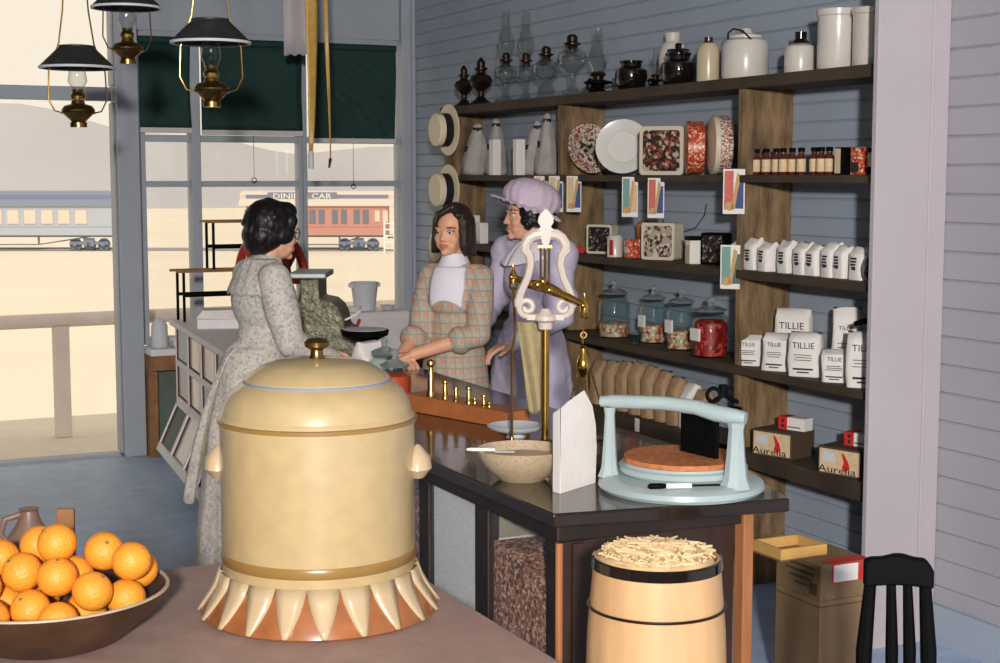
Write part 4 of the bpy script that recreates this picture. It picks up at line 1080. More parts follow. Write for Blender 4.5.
# papers and box
t = thing('paper_stack', (2.06, 7.55, ZT), 'stack of white papers in a tray on the display counter', 'papers', None, -.35)
build('tray', MB().box(-.11, .11, -.1, .1, 0, .05), M['case'], t, smooth=0, bevel=.004)
for k in range(4): build('paper', MB(Matrix.Rotation(.12 * (k - 1.5), 4, 'Z')).box(-.1, .1, -.085, .085, .0505 + k * .011, .0605 + k * .011), M['paper'], t, smooth=0)
t = thing('paper_bag_bundle', (2.3, 7.66, ZT), 'crumpled white paper bag behind the stack of papers', 'paper bag')
bag(.12, .13, .1, 77, t, fold=.5)
# coffee mill with two wheels
t = thing('coffee_mill', (2.225, 7.2, ZT), 'red coffee mill with two big spoked flywheels behind the standing woman', 'coffee mill', None, math.radians(16))
def wheel(x):
    b = MB(); Rw = .24; b.M = Matrix.Translation((x, 0, .262))
    b.ring((0, 0, 0), Rw - .02, .022, 'x', 40, 8); b.ring((0, 0, 0), .045, .018, 'x', 20, 8)
    for k in range(8):
        a = PI / 4 * k; b.tube([(0, .04 * math.cos(a), .04 * math.sin(a)), (0, .225 * math.cos(a), .225 * math.sin(a))], [.022, .014], 8)
    b.lathe([(0, -.024), (.03, -.024), (.03, .024), (0, .024)], (0, 0, 0), 16, T=Matrix.Rotation(PI / 2, 4, 'Y'))
    return b
build('flywheel', wheel(-.05), M['redpaint'], t); build('flywheel', wheel(.05), M['redpaint'], t)
build('body', MB().lathe([(0, 0), (.068, 0), (.068, .018), (.03, .03), (.022, .16), (.02, .29), (.0, .31)], n=24), M['redpaint'], t)
build('hopper', MB().lathe([(.02, .3), (.055, .34), (.06, .4), (.03, .43), (.01, .45), (0, .46)], n=24), M['black'], t)
build('axle', MB().tube([(-.1, 0, .262), (.1, 0, .262)], .012, 10), M['black'], t)
# cash register
c = onz(330, 354, .9)
t = thing('cash_register', (2.19, 6.26, ZT), 'ornate embossed nickel cash register with raised sign column', 'cash register', None, -YAW)
prof = [(-.14, 0), (.135, 0), (.135, .03), (.12, .045), (.11, .1), (.085, .115), (.078, .16), (.06, .2), (.03, .225), (-.02, .235), (-.02, .32), (-.1, .32), (-.1, .23), (-.13, .2), (-.14, .1)]
k_ = 1.04
build('cabinet', MB().prism([(x * k_, z * k_) for x, z in prof], -.13, .16), M['reg'], t, smooth=30, bevel=.008)
build('sign_top', MB().box(-.145 * k_, .01, -.14, .17, .321 * k_, .345 * k_), M['regtop'], t, smooth=0, bevel=.006)
build('drawer', MB().box(-.12, .13, -.138, -.131, .02, .09), M['reg'], t, smooth=0, bevel=.003)
b = MB()
for q in range(4): b.tube([(.085 + q * .006, -.08 + q * .06, .15), (.13, -.08 + q * .06, .17)], .005, 6); b.sph((.13, -.08 + q * .06, .17), .009, 10, 6)
build('keys', b, M['white'], t)
build('crank', MB().tube([(.1, -.14, .12), (.14, -.15, .12), (.155, -.16, .16)], .008, 8), M['redpaint'], t)
# black tray stand and white card by the register
t = thing('black_tray', (2.19, 5.8, CT), 'black flat topped pedestal tray beside the cash register', 'tray')
build('stem', MB().lathe([(0, 0), (.06, 0), (.05, .01), (.018, .02), (.016, .1), (0, .102)], n=24), M['black'], t)
build('tray', MB().lathe([(0, .102), (.06, .106), (.1, .125), (.105, .145), (.1, .148), (0, .144)], n=40, sx=.95), M['black'], t)
build('tray_mat', MB().lathe([(0, .1485), (.095, .1485), (.095, .15), (0, .15)], n=40, sx=.95), M['bucket'], t)
# pale cupboard in the corner with bucket on it
t = thing('pale_cupboard', (3.3, 8.62, 0), 'pale painted cupboard in the corner under the window', 'cupboard')
build('cabinet', MB().box(-.19, .19, -.16, .14, 0, .862), M['case'], t, smooth=0, bevel=.012)
build('door', MB().box(-.17, .17, -.168, -.161, .05, .82), M['case'], t, smooth=0, bevel=.004)
t = thing('zinc_bucket', (3.255, 8.62, .8626), 'grey zinc pail with rim lugs on the pale cupboard', 'bucket')
build('pail', MB().lathe([(0, 0), (.064, 0), (.084, .165), (.088, .168), (.084, .172), (.08, .168), (.06, .006), (0, .006)], n=36), M['bucket'], t)
for sg in (-1, 1): build('lug', MB().box(sg * .088 - .012, sg * .088 + .012, -.015, .015, .14, .166), M['bucket'], t, smooth=0, bevel=.003)
for i, (x, y, h, m, lab) in enumerate(((3.16, 8.55, .03, 'white', 'small white dish in front of the zinc pail'), (3.4, 8.6, .026, 'bucket', 'small grey dish right of the zinc pail'))):
    t = thing('small_dish', (x, y, .8626), lab, 'dish')
    build('dish', MB().lathe([(0, 0), (.03, 0), (.05, h), (.046, h), (.0, .006)], n=24), M[m], t)
t = thing('cloth_bundle', (3.6, 8.4, .0), 'white cloth bundle standing in the corner by the cupboard', 'bundle')
build('bundle', MB().lathe([(0, 0), (.07, 0), (.075, .4), (.07, .8), (.05, .98), (.02, 1.06), (0, 1.07)], n=24, rip=lambda a, q: 1 + .1 * math.sin(5 * a + q * 3)), M['collar'], t)
t = thing('maroon_sack', (3.5, 8.12, 0), 'dark maroon sack on the floor in the corner', 'sack')
build('sack_cloth', MB().lathe([(0, 0), (.1, 0), (.12, .3), (.11, .7), (.08, .86), (0, .88)], n=24, rip=lambda a, q: 1 + .05 * math.sin(4 * a)), M['casedark'], t)
# white things on the sill
t = thing('white_jar', (2.06, 8.92, .6606), 'tall white jar on the window sill by the post', 'jar')
build('body', MB().lathe([(0, 0), (.045, 0), (.05, .01), (.048, .13), (.036, .155), (.03, .17), (0, .172)], n=28), M['bucket'], t)
t = thing('folded_cloth', (2.2, 8.91, .6606), 'pale folded cloth on the window sill', 'cloth')
build('cloth', MB().box(-.075, .09, -.07, .08, 0, .05), M['case'], t, smooth=0, bevel=.02)

# ------------------------------------------------------------------ hanging things
def hanging_lamp(p, label, shade=True, sc=1.0, rz=0):
    """p = centre of the oil font's base ring"""
    t = thing('hanging_lamp', p, label, 'hanging lamp', 'hanging kerosene lamps', rz)
    top = (CEIL - p.z) / sc - .004
    T = Matrix.Scale(sc, 4)
    build('font', MB(T).lathe([(0, 0), (.036, 0), (.036, .02), (.03, .024), (.042, .036), (.068, .06), (.072, .075), (.06, .092), (.03, .102), (.026, .118), (0, .12)], n=32), M['darkbrass'], t)
    build('burner', MB(T).lathe([(0, .12), (.03, .12), (.034, .135), (.024, .15), (.022, .165), (0, .166)], n=20), M['brass'], t)
    b = MB(T)
    for sg in (-1, 1):
        b.tube([(sg * .06, 0, .06), (sg * .1, 0, .07), (sg * .125, 0, .12), (sg * .12, 0, .24), (sg * .075, 0, .36), (sg * .055, 0, .5), (sg * .012, 0, top - .05), (0, 0, top)], .0035, 6)
    b.ring((0, 0, .062), .071, .005, 'z', 28, 6)
    build('wire_frame', b, M['darkbrass'], t)
    build('chimney', MB(T).lathe([(.026, .152), (.03, .175), (.042, .2), (.034, .25), (.026, .31), (.026, .36)], n=24), M['lampglass'], t)
    if shade:
        build('shade', MB(T).lathe([(.155, .258), (.16, .262), (.075, .345), (.075, .352), (.068, .35), (.07, .343), (.152, .264), (.15, .258)], n=44), M['shadeblack'], t)
        build('shade_rim', MB(T).lathe([(.148, .252), (.162, .252), (.163, .262), (.157, .2625), (.149, .258)], n=44), M['bucket'], t)
    return t
M['shadeblack'] = mat('dark_green_black_tin', s(48, 48, 46), .5, var=.3, vscale=20)
hanging_lamp(ond(212, 107, 5.6), 'brass hanging lamp in front of the middle green blind', True, .92, -.2)
p = ond(77, 67, 6.4); p.z -= .255
hanging_lamp(p, 'hanging lamp with dark flared shade in front of the doorway', True, .98, 0)
p = ond(128, 64, 6.0)
hanging_lamp(p, 'brass hanging lamp near the grey post, beside the flared shade', True, .86, .3)
def strip(px, w, py, y, label, tip, seed):
    p = ony(px, py, y)
    t = thing('fly_paper', (p.x, p.y, p.z), label, 'fly paper', 'amber fly papers hanging by the window', -YAW)
    H_ = CEIL - p.z - .002
    def fn(u, v):
        a = .9 * math.sin(v * 4 + seed) * (1 - v); ww = w * (.35 + .65 * min(1, v * 2.2))
        return ((u - .5) * ww * math.cos(a) + .02 * math.sin(v * 3 + seed) * (1 - v), (u - .5) * ww * math.sin(a), .045 + (H_ - .045) * v)
    build('strip', MB().sheet(fn, 4, 30), M['flypaper'], t, smooth=180, solid=.001)
    build('tube', MB().lathe([(0, -.045), (.014, -.045), (.014, .045), (0, .045)], (.02 * math.sin(seed), 0, 0), 16) if tip else MB().tube([(.02 * math.sin(seed), 0, .05), (.02 * math.sin(seed) - .008, 0, .0)], [.009, .005], 8), M['bucket'] if tip else M['darkbrass'], t)
strip(311, .062, 160, 7.2, 'broad amber fly paper with grey tube hanging at the mullion', True, 0.0)
strip(327, .022, 168, 7.4, 'thin amber fly paper right of the broad one', False, 1.2)
p = ony(297, 46, 8.3)
t = thing('paper_streamer', (p.x, p.y, p.z - .05), 'white paper sheet hanging above window between the blinds', 'paper', None, -YAW)
def fn(u, v): return (-.075 + .15 * u, .01 * math.sin(u * 6), (CEIL - p.z + .045) * v - .006 * math.sin(u * 19) * (1 - v))
build('sheet', MB().sheet(fn, 16, 6), M['endwhite'], t, smooth=180, solid=.001)

# ------------------------------------------------------------------ foreground table
TZ = .78
e1 = onz(422, 575, TZ); e2 = onz(190, 566, TZ)
xr = (onz(422, 575, TZ).x + onz(504, 628, TZ).x) / 2; yf = e2.y
t = thing('front_table', (xr - .6, yf - .6, 0), 'mauve brown worn table top in the foreground', 'table')
build('table_top', MB().box(-1.2, .6, -.65, .6, TZ - .04, TZ), M['table'], t, smooth=0, bevel=.006)
build('apron', MB().box(-1.1, .52, -.57, .52, TZ - .14, TZ - .0405), M['counterside'], t, smooth=0)
for x in (-1.1, .46):
    for y in (-.57, .46): build('leg', MB().box(x, x + .06, y, y + .06, 0, TZ - .1405), M['counterside'], t, smooth=0, bevel=.004)
TT = TZ + .0006
# stoneware dispenser
c = onz(320, 608, TZ)
k = (c - Vector((0, 0, EYE))).dot(FW) / FL       # metres per pixel at the crock
t = thing('stoneware_cooler', (c.x, c.y, TT), 'big buff yellow stoneware cooler with lid and zigzag brown base', 'stoneware cooler', None, -YAW)
RB = 95.5 * k
zz = lambda py: max(0, (612 - py) * k * 1.0)
H1, H2, H3, H4 = .075, zz(553) , zz(418), zz(392)
print('crock', k, RB, H1, H2, H3, H4, zz(345))
b = MB().lathe([(0, .004), (RB * .96, .004), (RB * .985, H1), (RB, .1), (RB * 1.0, H3 - .02), (RB * 1.015, H3 - .008), (RB * 1.012, H3), (RB * .97, H3 + .012)], n=72)
b.lathe([(RB * .985, H3 + .002), (RB * .955, H3 + .03), (RB * .885, H3 + .055), (RB * .76, H3 + .073), (RB * .72, H3 + .078)], n=72)
build('body', b, M['crock'], t)
lid0 = H3 + .078
b = MB().lathe([(RB * .745, lid0 - .006), (RB * .75, lid0 + .002), (RB * .7, lid0 + .012), (RB * .55, lid0 + .03), (RB * .42, lid0 + .038), (0, lid0 + .043)], n=64)
lid = build('lid', b, M['crock'], t)
build('lid_line', MB().lathe([(RB * .735, lid0 - .007), (RB * .757, lid0 - .006), (RB * .76, lid0 - .001), (RB * .735, lid0 + .001)], n=64), M['cardk'], t)
build('knob', MB().lathe([(0, lid0 + .04), (.017, lid0 + .042), (.013, lid0 + .05), (.013, lid0 + .06), (.024, lid0 + .066), (.026, lid0 + .076), (.018, lid0 + .083), (0, lid0 + .085)], n=28), M['darkbrass'], t)
for zc, hh, mm in ((H2 - .0, .011, 'crockband'), (H3 - .004, .006, 'crockband')):
    build('band', MB().lathe([(RB * 1.0, zc - hh / 1), (RB * 1.012 + (.003 if zc == H3 - .004 else 0), zc - hh * .6), (RB * 1.012 + (.003 if zc == H3 - .004 else 0), zc + hh * .6), (RB * 1.0, zc + hh)], n=72), M[mm], t)
# zigzag skirt: brown flare with cream points laid on it
RF = 117 * k
build('base_flare', MB().lathe([(RF * .97, 0), (RF, .006), (RF * .98, .02), (RF * .9, .052), (RB * .99, .088), (RB * .97, .09), (RB * .9, 0.0)], n=72), M['crockbrown'], t)
b = MB(); N = 20
for i in range(N):
    a0 = 2 * PI * i / N; a1 = 2 * PI * (i + 1) / N; am = (a0 + a1) / 2
    def P(r, a, z): return (r * math.cos(a), r * math.sin(a), z)
    m_ = 5
    vs = []; fs = []
    for q in range(m_ + 1):
        u = q / m_
        r = RB * .993 + (RF * 1.004 - RB * .993) * u + .003; z = .094 - (.094 - .008) * (u ** .75)
        wv = (a1 - a0) / 2 * (1.0 - .86 * u)
        for s_ in (-1, -.33, .33, 1): vs.append(P(r + .003 * (1 - abs(s_)), am + wv * s_, z))
    for q in range(m_):
        for s_ in range(3): fs.append((q * 4 + s_, q * 4 + s_ + 1, q * 4 + s_ + 5, q * 4 + s_ + 4))
    b.add(vs, fs)
o = build('zigzag_points', b, M['crockpale'], t, smooth=60, solid=.006)
for sg in (-1, 1):
    hz = zz(465)
    b = MB().lathe([(0, -.032), (.014, -.03), (.03, -.01), (.026, .014), (.008, .036), (0, .04)], (sg * RB * 1.03, 0, hz), 18, sx=1.0, sy=1.3)
    build('lug_handle', b, M['crockpale'], t)
# bowl of oranges
c = onz(45, 600, TZ)
bc = Vector((onz(40, 570, TZ + .1).x, onz(40, 575, TZ + .1).y - .05, TT))
RO = .235
bc = onz(60, 640, TZ); bc = Vector((bc.x - .02, bc.y - .0, TT))
t = thing('fruit_bowl', bc, 'dark wooden bowl full of oranges on the table corner', 'bowl')
build('bowl', MB().lathe([(0, 0), (RO * .5, 0), (RO * .6, .01), (RO * .86, .06), (RO * .98, .1), (RO * .985, .104), (RO * .95, .103), (RO * .8, .06), (RO * .5, .022), (0, .02)], n=56), M['bowldark'], t)
build('rim', MB().ring((0, 0, .104), RO * .967, .0042, 'z', 56, 8), M['bowlrim'], t)
BW = bc.copy()
orr = .0385
ol = [(60, 552, -.0, 'top orange of the heap at back left'), (100, 557, .02, 'top orange right of the highest one'), (61, 586, -.05, 'big orange at front left of the heap'), (121, 578, -.02, 'orange at front right of the heap'), (141, 569, .06, 'rightmost orange resting against the bowl rim'),
      (90, 593, -.04, 'low orange at the front between two higher ones'), (40, 545, .05, 'orange behind the highest at the left'), (22, 577, -.03, 'orange at the left edge above the bowl rim'), (80, 572, .03, 'orange half hidden in the middle of the heap'), (28, 607, -.07, 'lowest orange at front left by the rim'),
      (108, 602, -.02, 'orange low at the front right rim'), (0, 560, .02, 'orange on left side beyond the front pair'), (-6, 592, -.02, 'orange far left in the heap')]
dB = (bc - Vector((0, 0, EYE))).dot(FW)
oz = [[ond(px, py, dB + dd), lab] for px, py, dd, lab in ol]
for k in range(6):
    a = k / 6 * 2 * PI + .5
    oz.append([Vector((BW.x + .1 * math.cos(a), BW.y + .1 * math.sin(a), BW.z + .065)), None])
def bowl_h(r):
    pr = [(0, .02), (RO * .5, .022), (RO * .8, .06), (RO * .95, .103)]
    for (a, h0), (b_, h1) in zip(pr, pr[1:]):
        if r <= b_: return h0 + (h1 - h0) * (r - a) / (b_ - a)
    return .11
for it in range(400):
    for a in range(len(oz)):
        for b_ in range(a):
            d = oz[a][0] - oz[b_][0]; L_ = d.length
            if L_ < 2 * orr + .0005:
                m_ = d.normalized() * (2 * orr + .0006 - L_) / 2
                wa = 1.0 if oz[a][1] is None else .6
                oz[a][0] += m_; oz[b_][0] -= m_
        q = oz[a][0] - BW; r = math.hypot(q.x, q.y)
        lim = RO * .95 - orr * 1.25
        if r > lim: oz[a][0].x = BW.x + q.x * lim / r; oz[a][0].y = BW.y + q.y * lim / r; r = lim
        lo = BW.z + bowl_h(r) + orr * 1.18
        if oz[a][0].z < lo: oz[a][0].z = lo
for p, lab in oz:
    t = thing('orange', p, lab or 'bottom layer orange hidden under the heap in the dark bowl', 'orange', 'oranges in the dark bowl' if lab else 'bottom layer oranges in the dark bowl', random.uniform(0, 6))
    rr = random.uniform(.98, 1.0) * orr
    ang2 = Euler((random.uniform(-1, 1), random.uniform(-1, 1), 0)).to_matrix().to_4x4()
    build('peel', MB(ang2).lathe([(0, -rr * .97)] + [(rr * math.sin(PI * q / 16), -rr * .97 * math.cos(PI * q / 16)) for q in range(1, 16)] + [(0, rr * .95)], n=28), M['orange'], t, smooth=180)
    if lab: build('stem_spot', MB(ang2).lathe([(0, rr * .955), (.004, rr * .96), (.003, rr * .99), (0, rr * .992)], n=10), M['knee'], t)
t = thing('brown_jug', Vector((bc.x + .02, yf - .09, TT)), 'brown round bellied jug at left edge behind the oranges', 'jug')
build('body', MB().lathe([(0, 0), (.04, 0), (.055, .04), (.058, .09), (.045, .13), (.025, .16), (.018, .185), (.022, .19), (0, .19)], n=36), M['crockjug'], t)
build('handle', MB().tube([(-.018, 0, .178), (-.05, 0, .17), (-.06, 0, .14), (-.045, 0, .12)], .007, 8), M['crockjug'], t)
t = thing('wood_slat', Vector((bc.x + .105, yf - .035, TT)), 'short upright wooden slat standing behind the oranges', 'slat', None, -YAW)
build('slat', MB().box(-.02, .02, -.006, .006, .0125, .17).box(-.05, .05, -.03, .03, 0, .012), M['brownwood'], t, smooth=0, bevel=.003)

# ------------------------------------------------------------------ keg
d_ = 2.92
c = ond(657, 556, d_)
t = thing('wooden_keg', (c.x, c.y, .37), 'pale wooden keg with black top hoop full of cream strips', 'keg')
KH = c.z - .37; rt = 64 * d_ / FL * .985
prof = [(0, 0), (rt * .95, 0), (rt * 1.1, KH * .3), (rt * 1.14, KH * .5), (rt * 1.1, KH * .75), (rt, KH), (rt * .95, KH), (rt * .96, KH - .04), (0, KH - .04)]
build('staves', MB().lathe(prof, n=48, rip=lambda a, q: 1 - .006 * (abs(math.sin(a * 8)) < .12)), M['keg'], t, smooth=25)
build('top_hoop', MB().lathe([(rt * 1.0, KH + .001), (rt * 1.03, KH - .001), (rt * 1.04, KH - .02), (rt * 1.02, KH - .021)], n=64), M['blackgloss'], t)
build('wire_hoop', MB().ring((0, 0, KH - .095), rt * 1.085, .003, 'z', 64, 6), M['bronze'], t)
build('low_hoop', MB().lathe([(rt * 1.0, .03), (rt * 1.07, .05), (rt * 1.075, .08), (rt * 1.0, .085)], n=64), M['blackgloss'], t)
rr = random.Random(4); b = MB()
b.lathe([(rt * .955, KH - .038), (rt * .93, KH - .006), (rt * .7, KH + .01), (rt * .35, KH + .02), (0, KH + .024)], n=40, rip=lambda a, q: 1 + .03 * math.sin(7 * a + q * 8))
for k in range(420):
    a = rr.uniform(0, 2 * PI); r = rt * .9 * math.sqrt(rr.random()); q = r / rt
    z = KH + .0 + .022 * (1 - q) + rr.uniform(0, .006); l = rr.uniform(.03, .075); th = rr.gauss(.5, .7) + 1.2
    v = Vector((math.cos(th), math.sin(th), rr.uniform(-.18, .18))) * l / 2
    P0 = Vector((r * math.cos(a), r * math.sin(a), z))
    for end in (-1, 1):
        e = P0 + v * end
        if math.hypot(e.x, e.y) > rt * .94: break
    else:
        b.tube([P0 - v, P0 + Vector((0, 0, .002)), P0 + v], [.0022, .0032, .0022], 5)
o = build('dried_strips', b, M['shav'], t, smooth=40); o['kind'] = 'stuff'; o['label'] = 'heap of cream dried strips'
t = thing('low_crate', (c.x, c.y, 0), 'low wooden crate under the pale keg', 'crate')
b = MB(); b.box(-.18, .18, -.18, .18, .33, .369)
for sx_ in (-1, 1):
    for sy_ in (-1, 1): b.box(sx_ * .16 - .02, sx_ * .16 + .02, sy_ * .16 - .02, sy_ * .16 + .02, 0, .33)
for zz_ in (.05, .2): 
    for sg in (-1, 1): b.box(-.18, .18, sg * .17 - .008, sg * .17 + .008, zz_, zz_ + .09); b.box(sg * .17 - .008, sg * .17 + .008, -.16, .16, zz_, zz_ + .09)
build('crate', b, M['brownwood'], t, smooth=0)

# ------------------------------------------------------------------ cardboard boxes and chair at the right
c1 = onz(820, 640, 0)
q0 = onz(822, 628, 0.08)
bxrot = 0
cn = ond(820, 602, 4.68)
x0_, y0_, z0_ = cn.x, cn.y, cn.z
t = thing('cardboard_box', (x0_ + .1, y0_ + .115, 0), 'lower brown cardboard box on the floor under the shelves', 'box', 'stacked cardboard boxes', bxrot)
build('carton', MB().box(-.1, .1, -.115, .115, 0, z0_), M['card'], t, smooth=0, bevel=.003)
build('flap_line', MB().box(-.1008, .1008, -.1158, .1158, z0_ - .02, z0_ - .017), M['carddark'], t, smooth=0)
t = thing('cardboard_box', (x0_ + .1, y0_ + .115, z0_ + .0006), 'upper cardboard box with red and white label', 'box', 'stacked cardboard boxes', bxrot)
hb_ = 37 * 4.68 / FL
build('carton', MB().box(-.1, .1, -.115, .115, 0, hb_), M['card'], t, smooth=0, bevel=.003)
b = MB(); y = -.1162
b.box(-.055, .095, y, y + .001, hb_ * .45, hb_ * .99); b.box(-.055, .095, y, -.06, hb_ + .0004, hb_ + .0012); lb = build('label', b, M['redink'], t, smooth=0)
build('label_paper', MB().box(-.05, .045, y - .001, y - .0002, hb_ * .48, hb_ * .95), M['paper'], lb, smooth=0)
b = MB(); x = -.1012
for q in range(4): b.box(x, x + .001, -.09 + q * .008, .09 - q * .025, hb_ * .8 - q * .02, hb_ * .8 + .006 - q * .02)
b.box(x, x + .001, -.1, -.06, .012, .05)
build('side_print', b, M['carddark'], t, smooth=0)
p = Vector((x0_ + .0, y0_ + .16, z0_ + hb_ + .0012))
t = thing('wooden_tray', p, 'small shallow pine tray on top of the cardboard boxes', 'tray', None, bxrot)
b = MB(); b.box(-.09, .09, -.07, .07, 0, .006)
build('bottom', b, M['brownwood'], t, smooth=0)
for sg in (-1, 1):
    build('side', MB().box(-.09, .09, sg * .07 - .005, sg * .07 + .005, .0065, .04), M['traypine'], t, smooth=0)
    build('end', MB().box(sg * .085 - .005, sg * .085 + .005, -.064, .064, .0065, .04), M['traypine'], t, smooth=0)
# black chair (only its back reaches into the picture)
d_ = 3.1
pc = ond(898, 590, d_)
SH = .45
t = thing('black_chair', (pc.x, pc.y, 0), 'black painted wooden chair with curved back rail at right', 'chair', None, -YAW - .12)
T0 = Matrix.Identity(4)
zt_ = ond(898, 553, d_).z; zb_ = ond(898, 585, d_).z
k = d_ / FL
def fn_out():
    o = []
    W = 34 * k
    for i in range(25):
        u = i / 24; x = -W + 2 * W * u
        z = zt_ - k * (4 * (1 - math.exp(-((abs(u - .5) - .02) * 6) ** 2))) - (k * 12 * max(0, (u - .84) / .16) ** 2) - (k * 3 * max(0, (.1 - u) / .1))
        o.append((x, z))
    for i in range(25):
        u = 1 - i / 24; x = -W + 2 * W * u
        z = zb_ - k * 2 + k * 5 * math.sin(u * PI) * .6
        o.append((x, z))
    return o
build('top_rail', MB().prism(fn_out(), -.014, .014), M['black'], t, smooth=30, bevel=.006)
for x0, lean in ((-27, -.03), (-7, .02), (9, .03), (26, .04)):
    r0 = .011 if abs(x0) < 15 else .014
    zt2 = zb_ + .01
    build('spindle', MB().tube([(x0 * k, 0, zt2), (x0 * k * 1.0 + lean * .3, .005, (zt2 + SH) / 2 + .05), (x0 * k + lean * .4, -.005, SH + .01)], [r0 * .9, r0 * 1.25, r0], 10), M['black'], t)
build('seat', MB().prism([(-.19, -.36), (.19, -.36), (.21, -.2), (.19, .02), (-.19, .02), (-.21, -.2)], SH - .03, SH, 'z'), M['black'], t, smooth=0, bevel=.008)
for x, y in ((-.16, -.32), (.16, -.32), (-.15, -.02), (.15, -.02)):
    build('leg', MB().tube([(x, y, SH - .03), (x * 1.1, y * 1.03 + (.03 if y > -.1 else 0), .0)], [.018, .014], 10), M['black'], t)
for y in (-.3,): build('stretcher', MB().tube([(-.168, y - .005, .2), (.168, y - .005, .2)], .009, 8), M['black'], t)
# ------------------------------------------------------------------ people
def remesh(name, mb, voxel, mats, parent, smooth_it=4, paint=None, loc=None, noise=None):
    me = bpy.data.meshes.new('tmp'); me.from_pydata([tuple(v) for v in mb.v], [], mb.f)
    o = bpy.data.objects.new('tmp', me); COL.objects.link(o)
    r = o.modifiers.new('r', 'REMESH'); r.mode = 'VOXEL'; r.voxel_size = voxel
    if smooth_it:
        q = o.modifiers.new('s', 'SMOOTH'); q.factor = .5; q.iterations = smooth_it
    dg = bpy.context.evaluated_depsgraph_get()
    m2 = bpy.data.meshes.new_from_object(o.evaluated_get(dg)); bpy.data.objects.remove(o)
    m2.name = name; m2.materials.clear()
    for m in (mats if isinstance(mats, (list, tuple)) else [mats]): m2.materials.append(m)
    if noise:
        nn = [v.normal.copy() for v in m2.vertices]; cc = [v.co.copy() for v in m2.vertices]; flat = []
        for c, n_ in zip(cc, nn): flat.extend(c + n_ * noise(c))
        m2.vertices.foreach_set('co', flat); m2.update()
    idx = [0] * len(m2.polygons)
    if paint:
        for p in m2.polygons: idx[p.index] = paint(p.center)
    m2.polygons.foreach_set('material_index', idx)
    m2.shade_smooth()
    o2 = bpy.data.objects.new(name, m2); COL.objects.link(o2); setp(o2, parent)
    return o2
def bvh_of(o): return BVHTree.FromPolygons([v.co for v in o.data.vertices], [list(p.vertices) for p in o.data.polygons])

def head_into(b, H):
    """H: head matrix, eye level at origin, facing -Y"""
    old = b.M; b.M = H
    b.sph((0, .014, .035), (.072, .09, .078), 28, 18)
    b.sph((0, -.018, -.022), (.06, .066, .088), 28, 18)
    b.sph((0, -.03, -.078), (.044, .046, .034), 20, 12)
    b.sph((0, -.07, -.097), (.019, .017, .015), 14, 9)
    for sg in (-1, 1):
        b.sph((sg * .034, -.05, -.034), (.028, .028, .03), 16, 10)
        b.sph((sg * .026, -.05, -.062), (.026, .026, .026), 16, 10)
        b.sph((sg * .03, -.07, .018), (.026, .012, .009), 14, 8)
        b.sph((sg * .031, -.066, -.001), (.014, .013, .0125), 16, 10)
        b.sph((sg * .011, -.086, -.036), (.008, .009, .0075), 12, 8)
        b.sph((sg * .073, .008, -.012), (.011, .018, .03), 14, 9)
    b.cap((0, -.075, .008), .0085, (0, -.091, -.03), .0105)
    b.sph((0, -.096, -.033), (.0105, .0095, .009), 14, 8)
    b.sph((0, -.083, -.061), (.022, .011, .0065), 16, 8)
    b.sph((0, -.081, -.071), (.019, .011, .0075), 16, 8)
    b.cap((0, .02, -.06), .05, (0, .032, -.17), .05)
    b.M = old
def face_paint(H, smile=True):
    Hi = H.inverted()
    def f(c):
        p = Hi @ c
        if p.y > -.03 or abs(p.z) > .12 or abs(p.x) > .08: return 0
        for sg in (-1, 1):
            dx, dz = p.x - sg * .031, p.z - (-.001)
            if p.y < -.055:
                e = (dx / .0135) ** 2 + (dz / .0065) ** 2
                if dx * dx + dz * dz < .0052 ** 2 and e < 1.1: return 3
                if e < 1: return 2
                if .85 < (dx / .0155) ** 2 + ((dz - .002) / .0095) ** 2 < 1.25 and dz > .002: return 4
            bx = abs(p.x)
            if .014 < bx < .05 and abs(p.z - (.02 + .004 * math.sin((bx - .014) / .036 * PI))) < .0026 and p.y < -.045: return 4
        lz = p.z + .066 - (9.0 * p.x * p.x if smile else 0)
        if abs(p.x) < .027 and abs(lz) < .0095 * (1 - (p.x / .029) ** 2) and p.y < -.06: return 1
        return 0
    return f
def hand_into(b, W, fdir, up, side, curl=.5):
    """W wrist, fdir towards the fingertips, up = back of the hand, side=+1 thumb on +cross"""
    x = Vector(fdir).normalized(); z = Vector(up); z = (z - x * z.dot(x)).normalized(); y = z.cross(x) * side
    L = lambda a, c, d: Vector(W) + x * a + y * c + z * d
    for cc in (-.024, -.008, .008, .024): b.cap(L(.0, cc * .6, 0), .0125, L(.078, cc, 0), .0105, 10)
    for cc, ln in ((.029, .068), (.0095, .078), (-.0095, .072), (-.028, .056)):
        p0 = L(.08, cc, 0); a = curl * .5
        p1 = p0 + (x * math.cos(a) - z * math.sin(a)) * ln * .45 + y * cc * .12; a2 = curl * 1.3
        p2 = p1 + (x * math.cos(a2) - z * math.sin(a2)) * ln * .3; a3 = curl * 2
        p3 = p2 + (x * math.cos(a3) - z * math.sin(a3)) * ln * .25
        b.cap(p0, .0088, p1, .008, 10); b.cap(p1, .008, p2, .0074, 10); b.cap(p2, .0074, p3, .0066, 10)
    t0 = L(.018, .024, -.004); t1 = L(.05, .048, -.012); t2 = L(.074, .054, -.018)
    b.cap(t0, .013, t1, .0098, 10); b.cap(t1, .0098, t2, .008, 10)
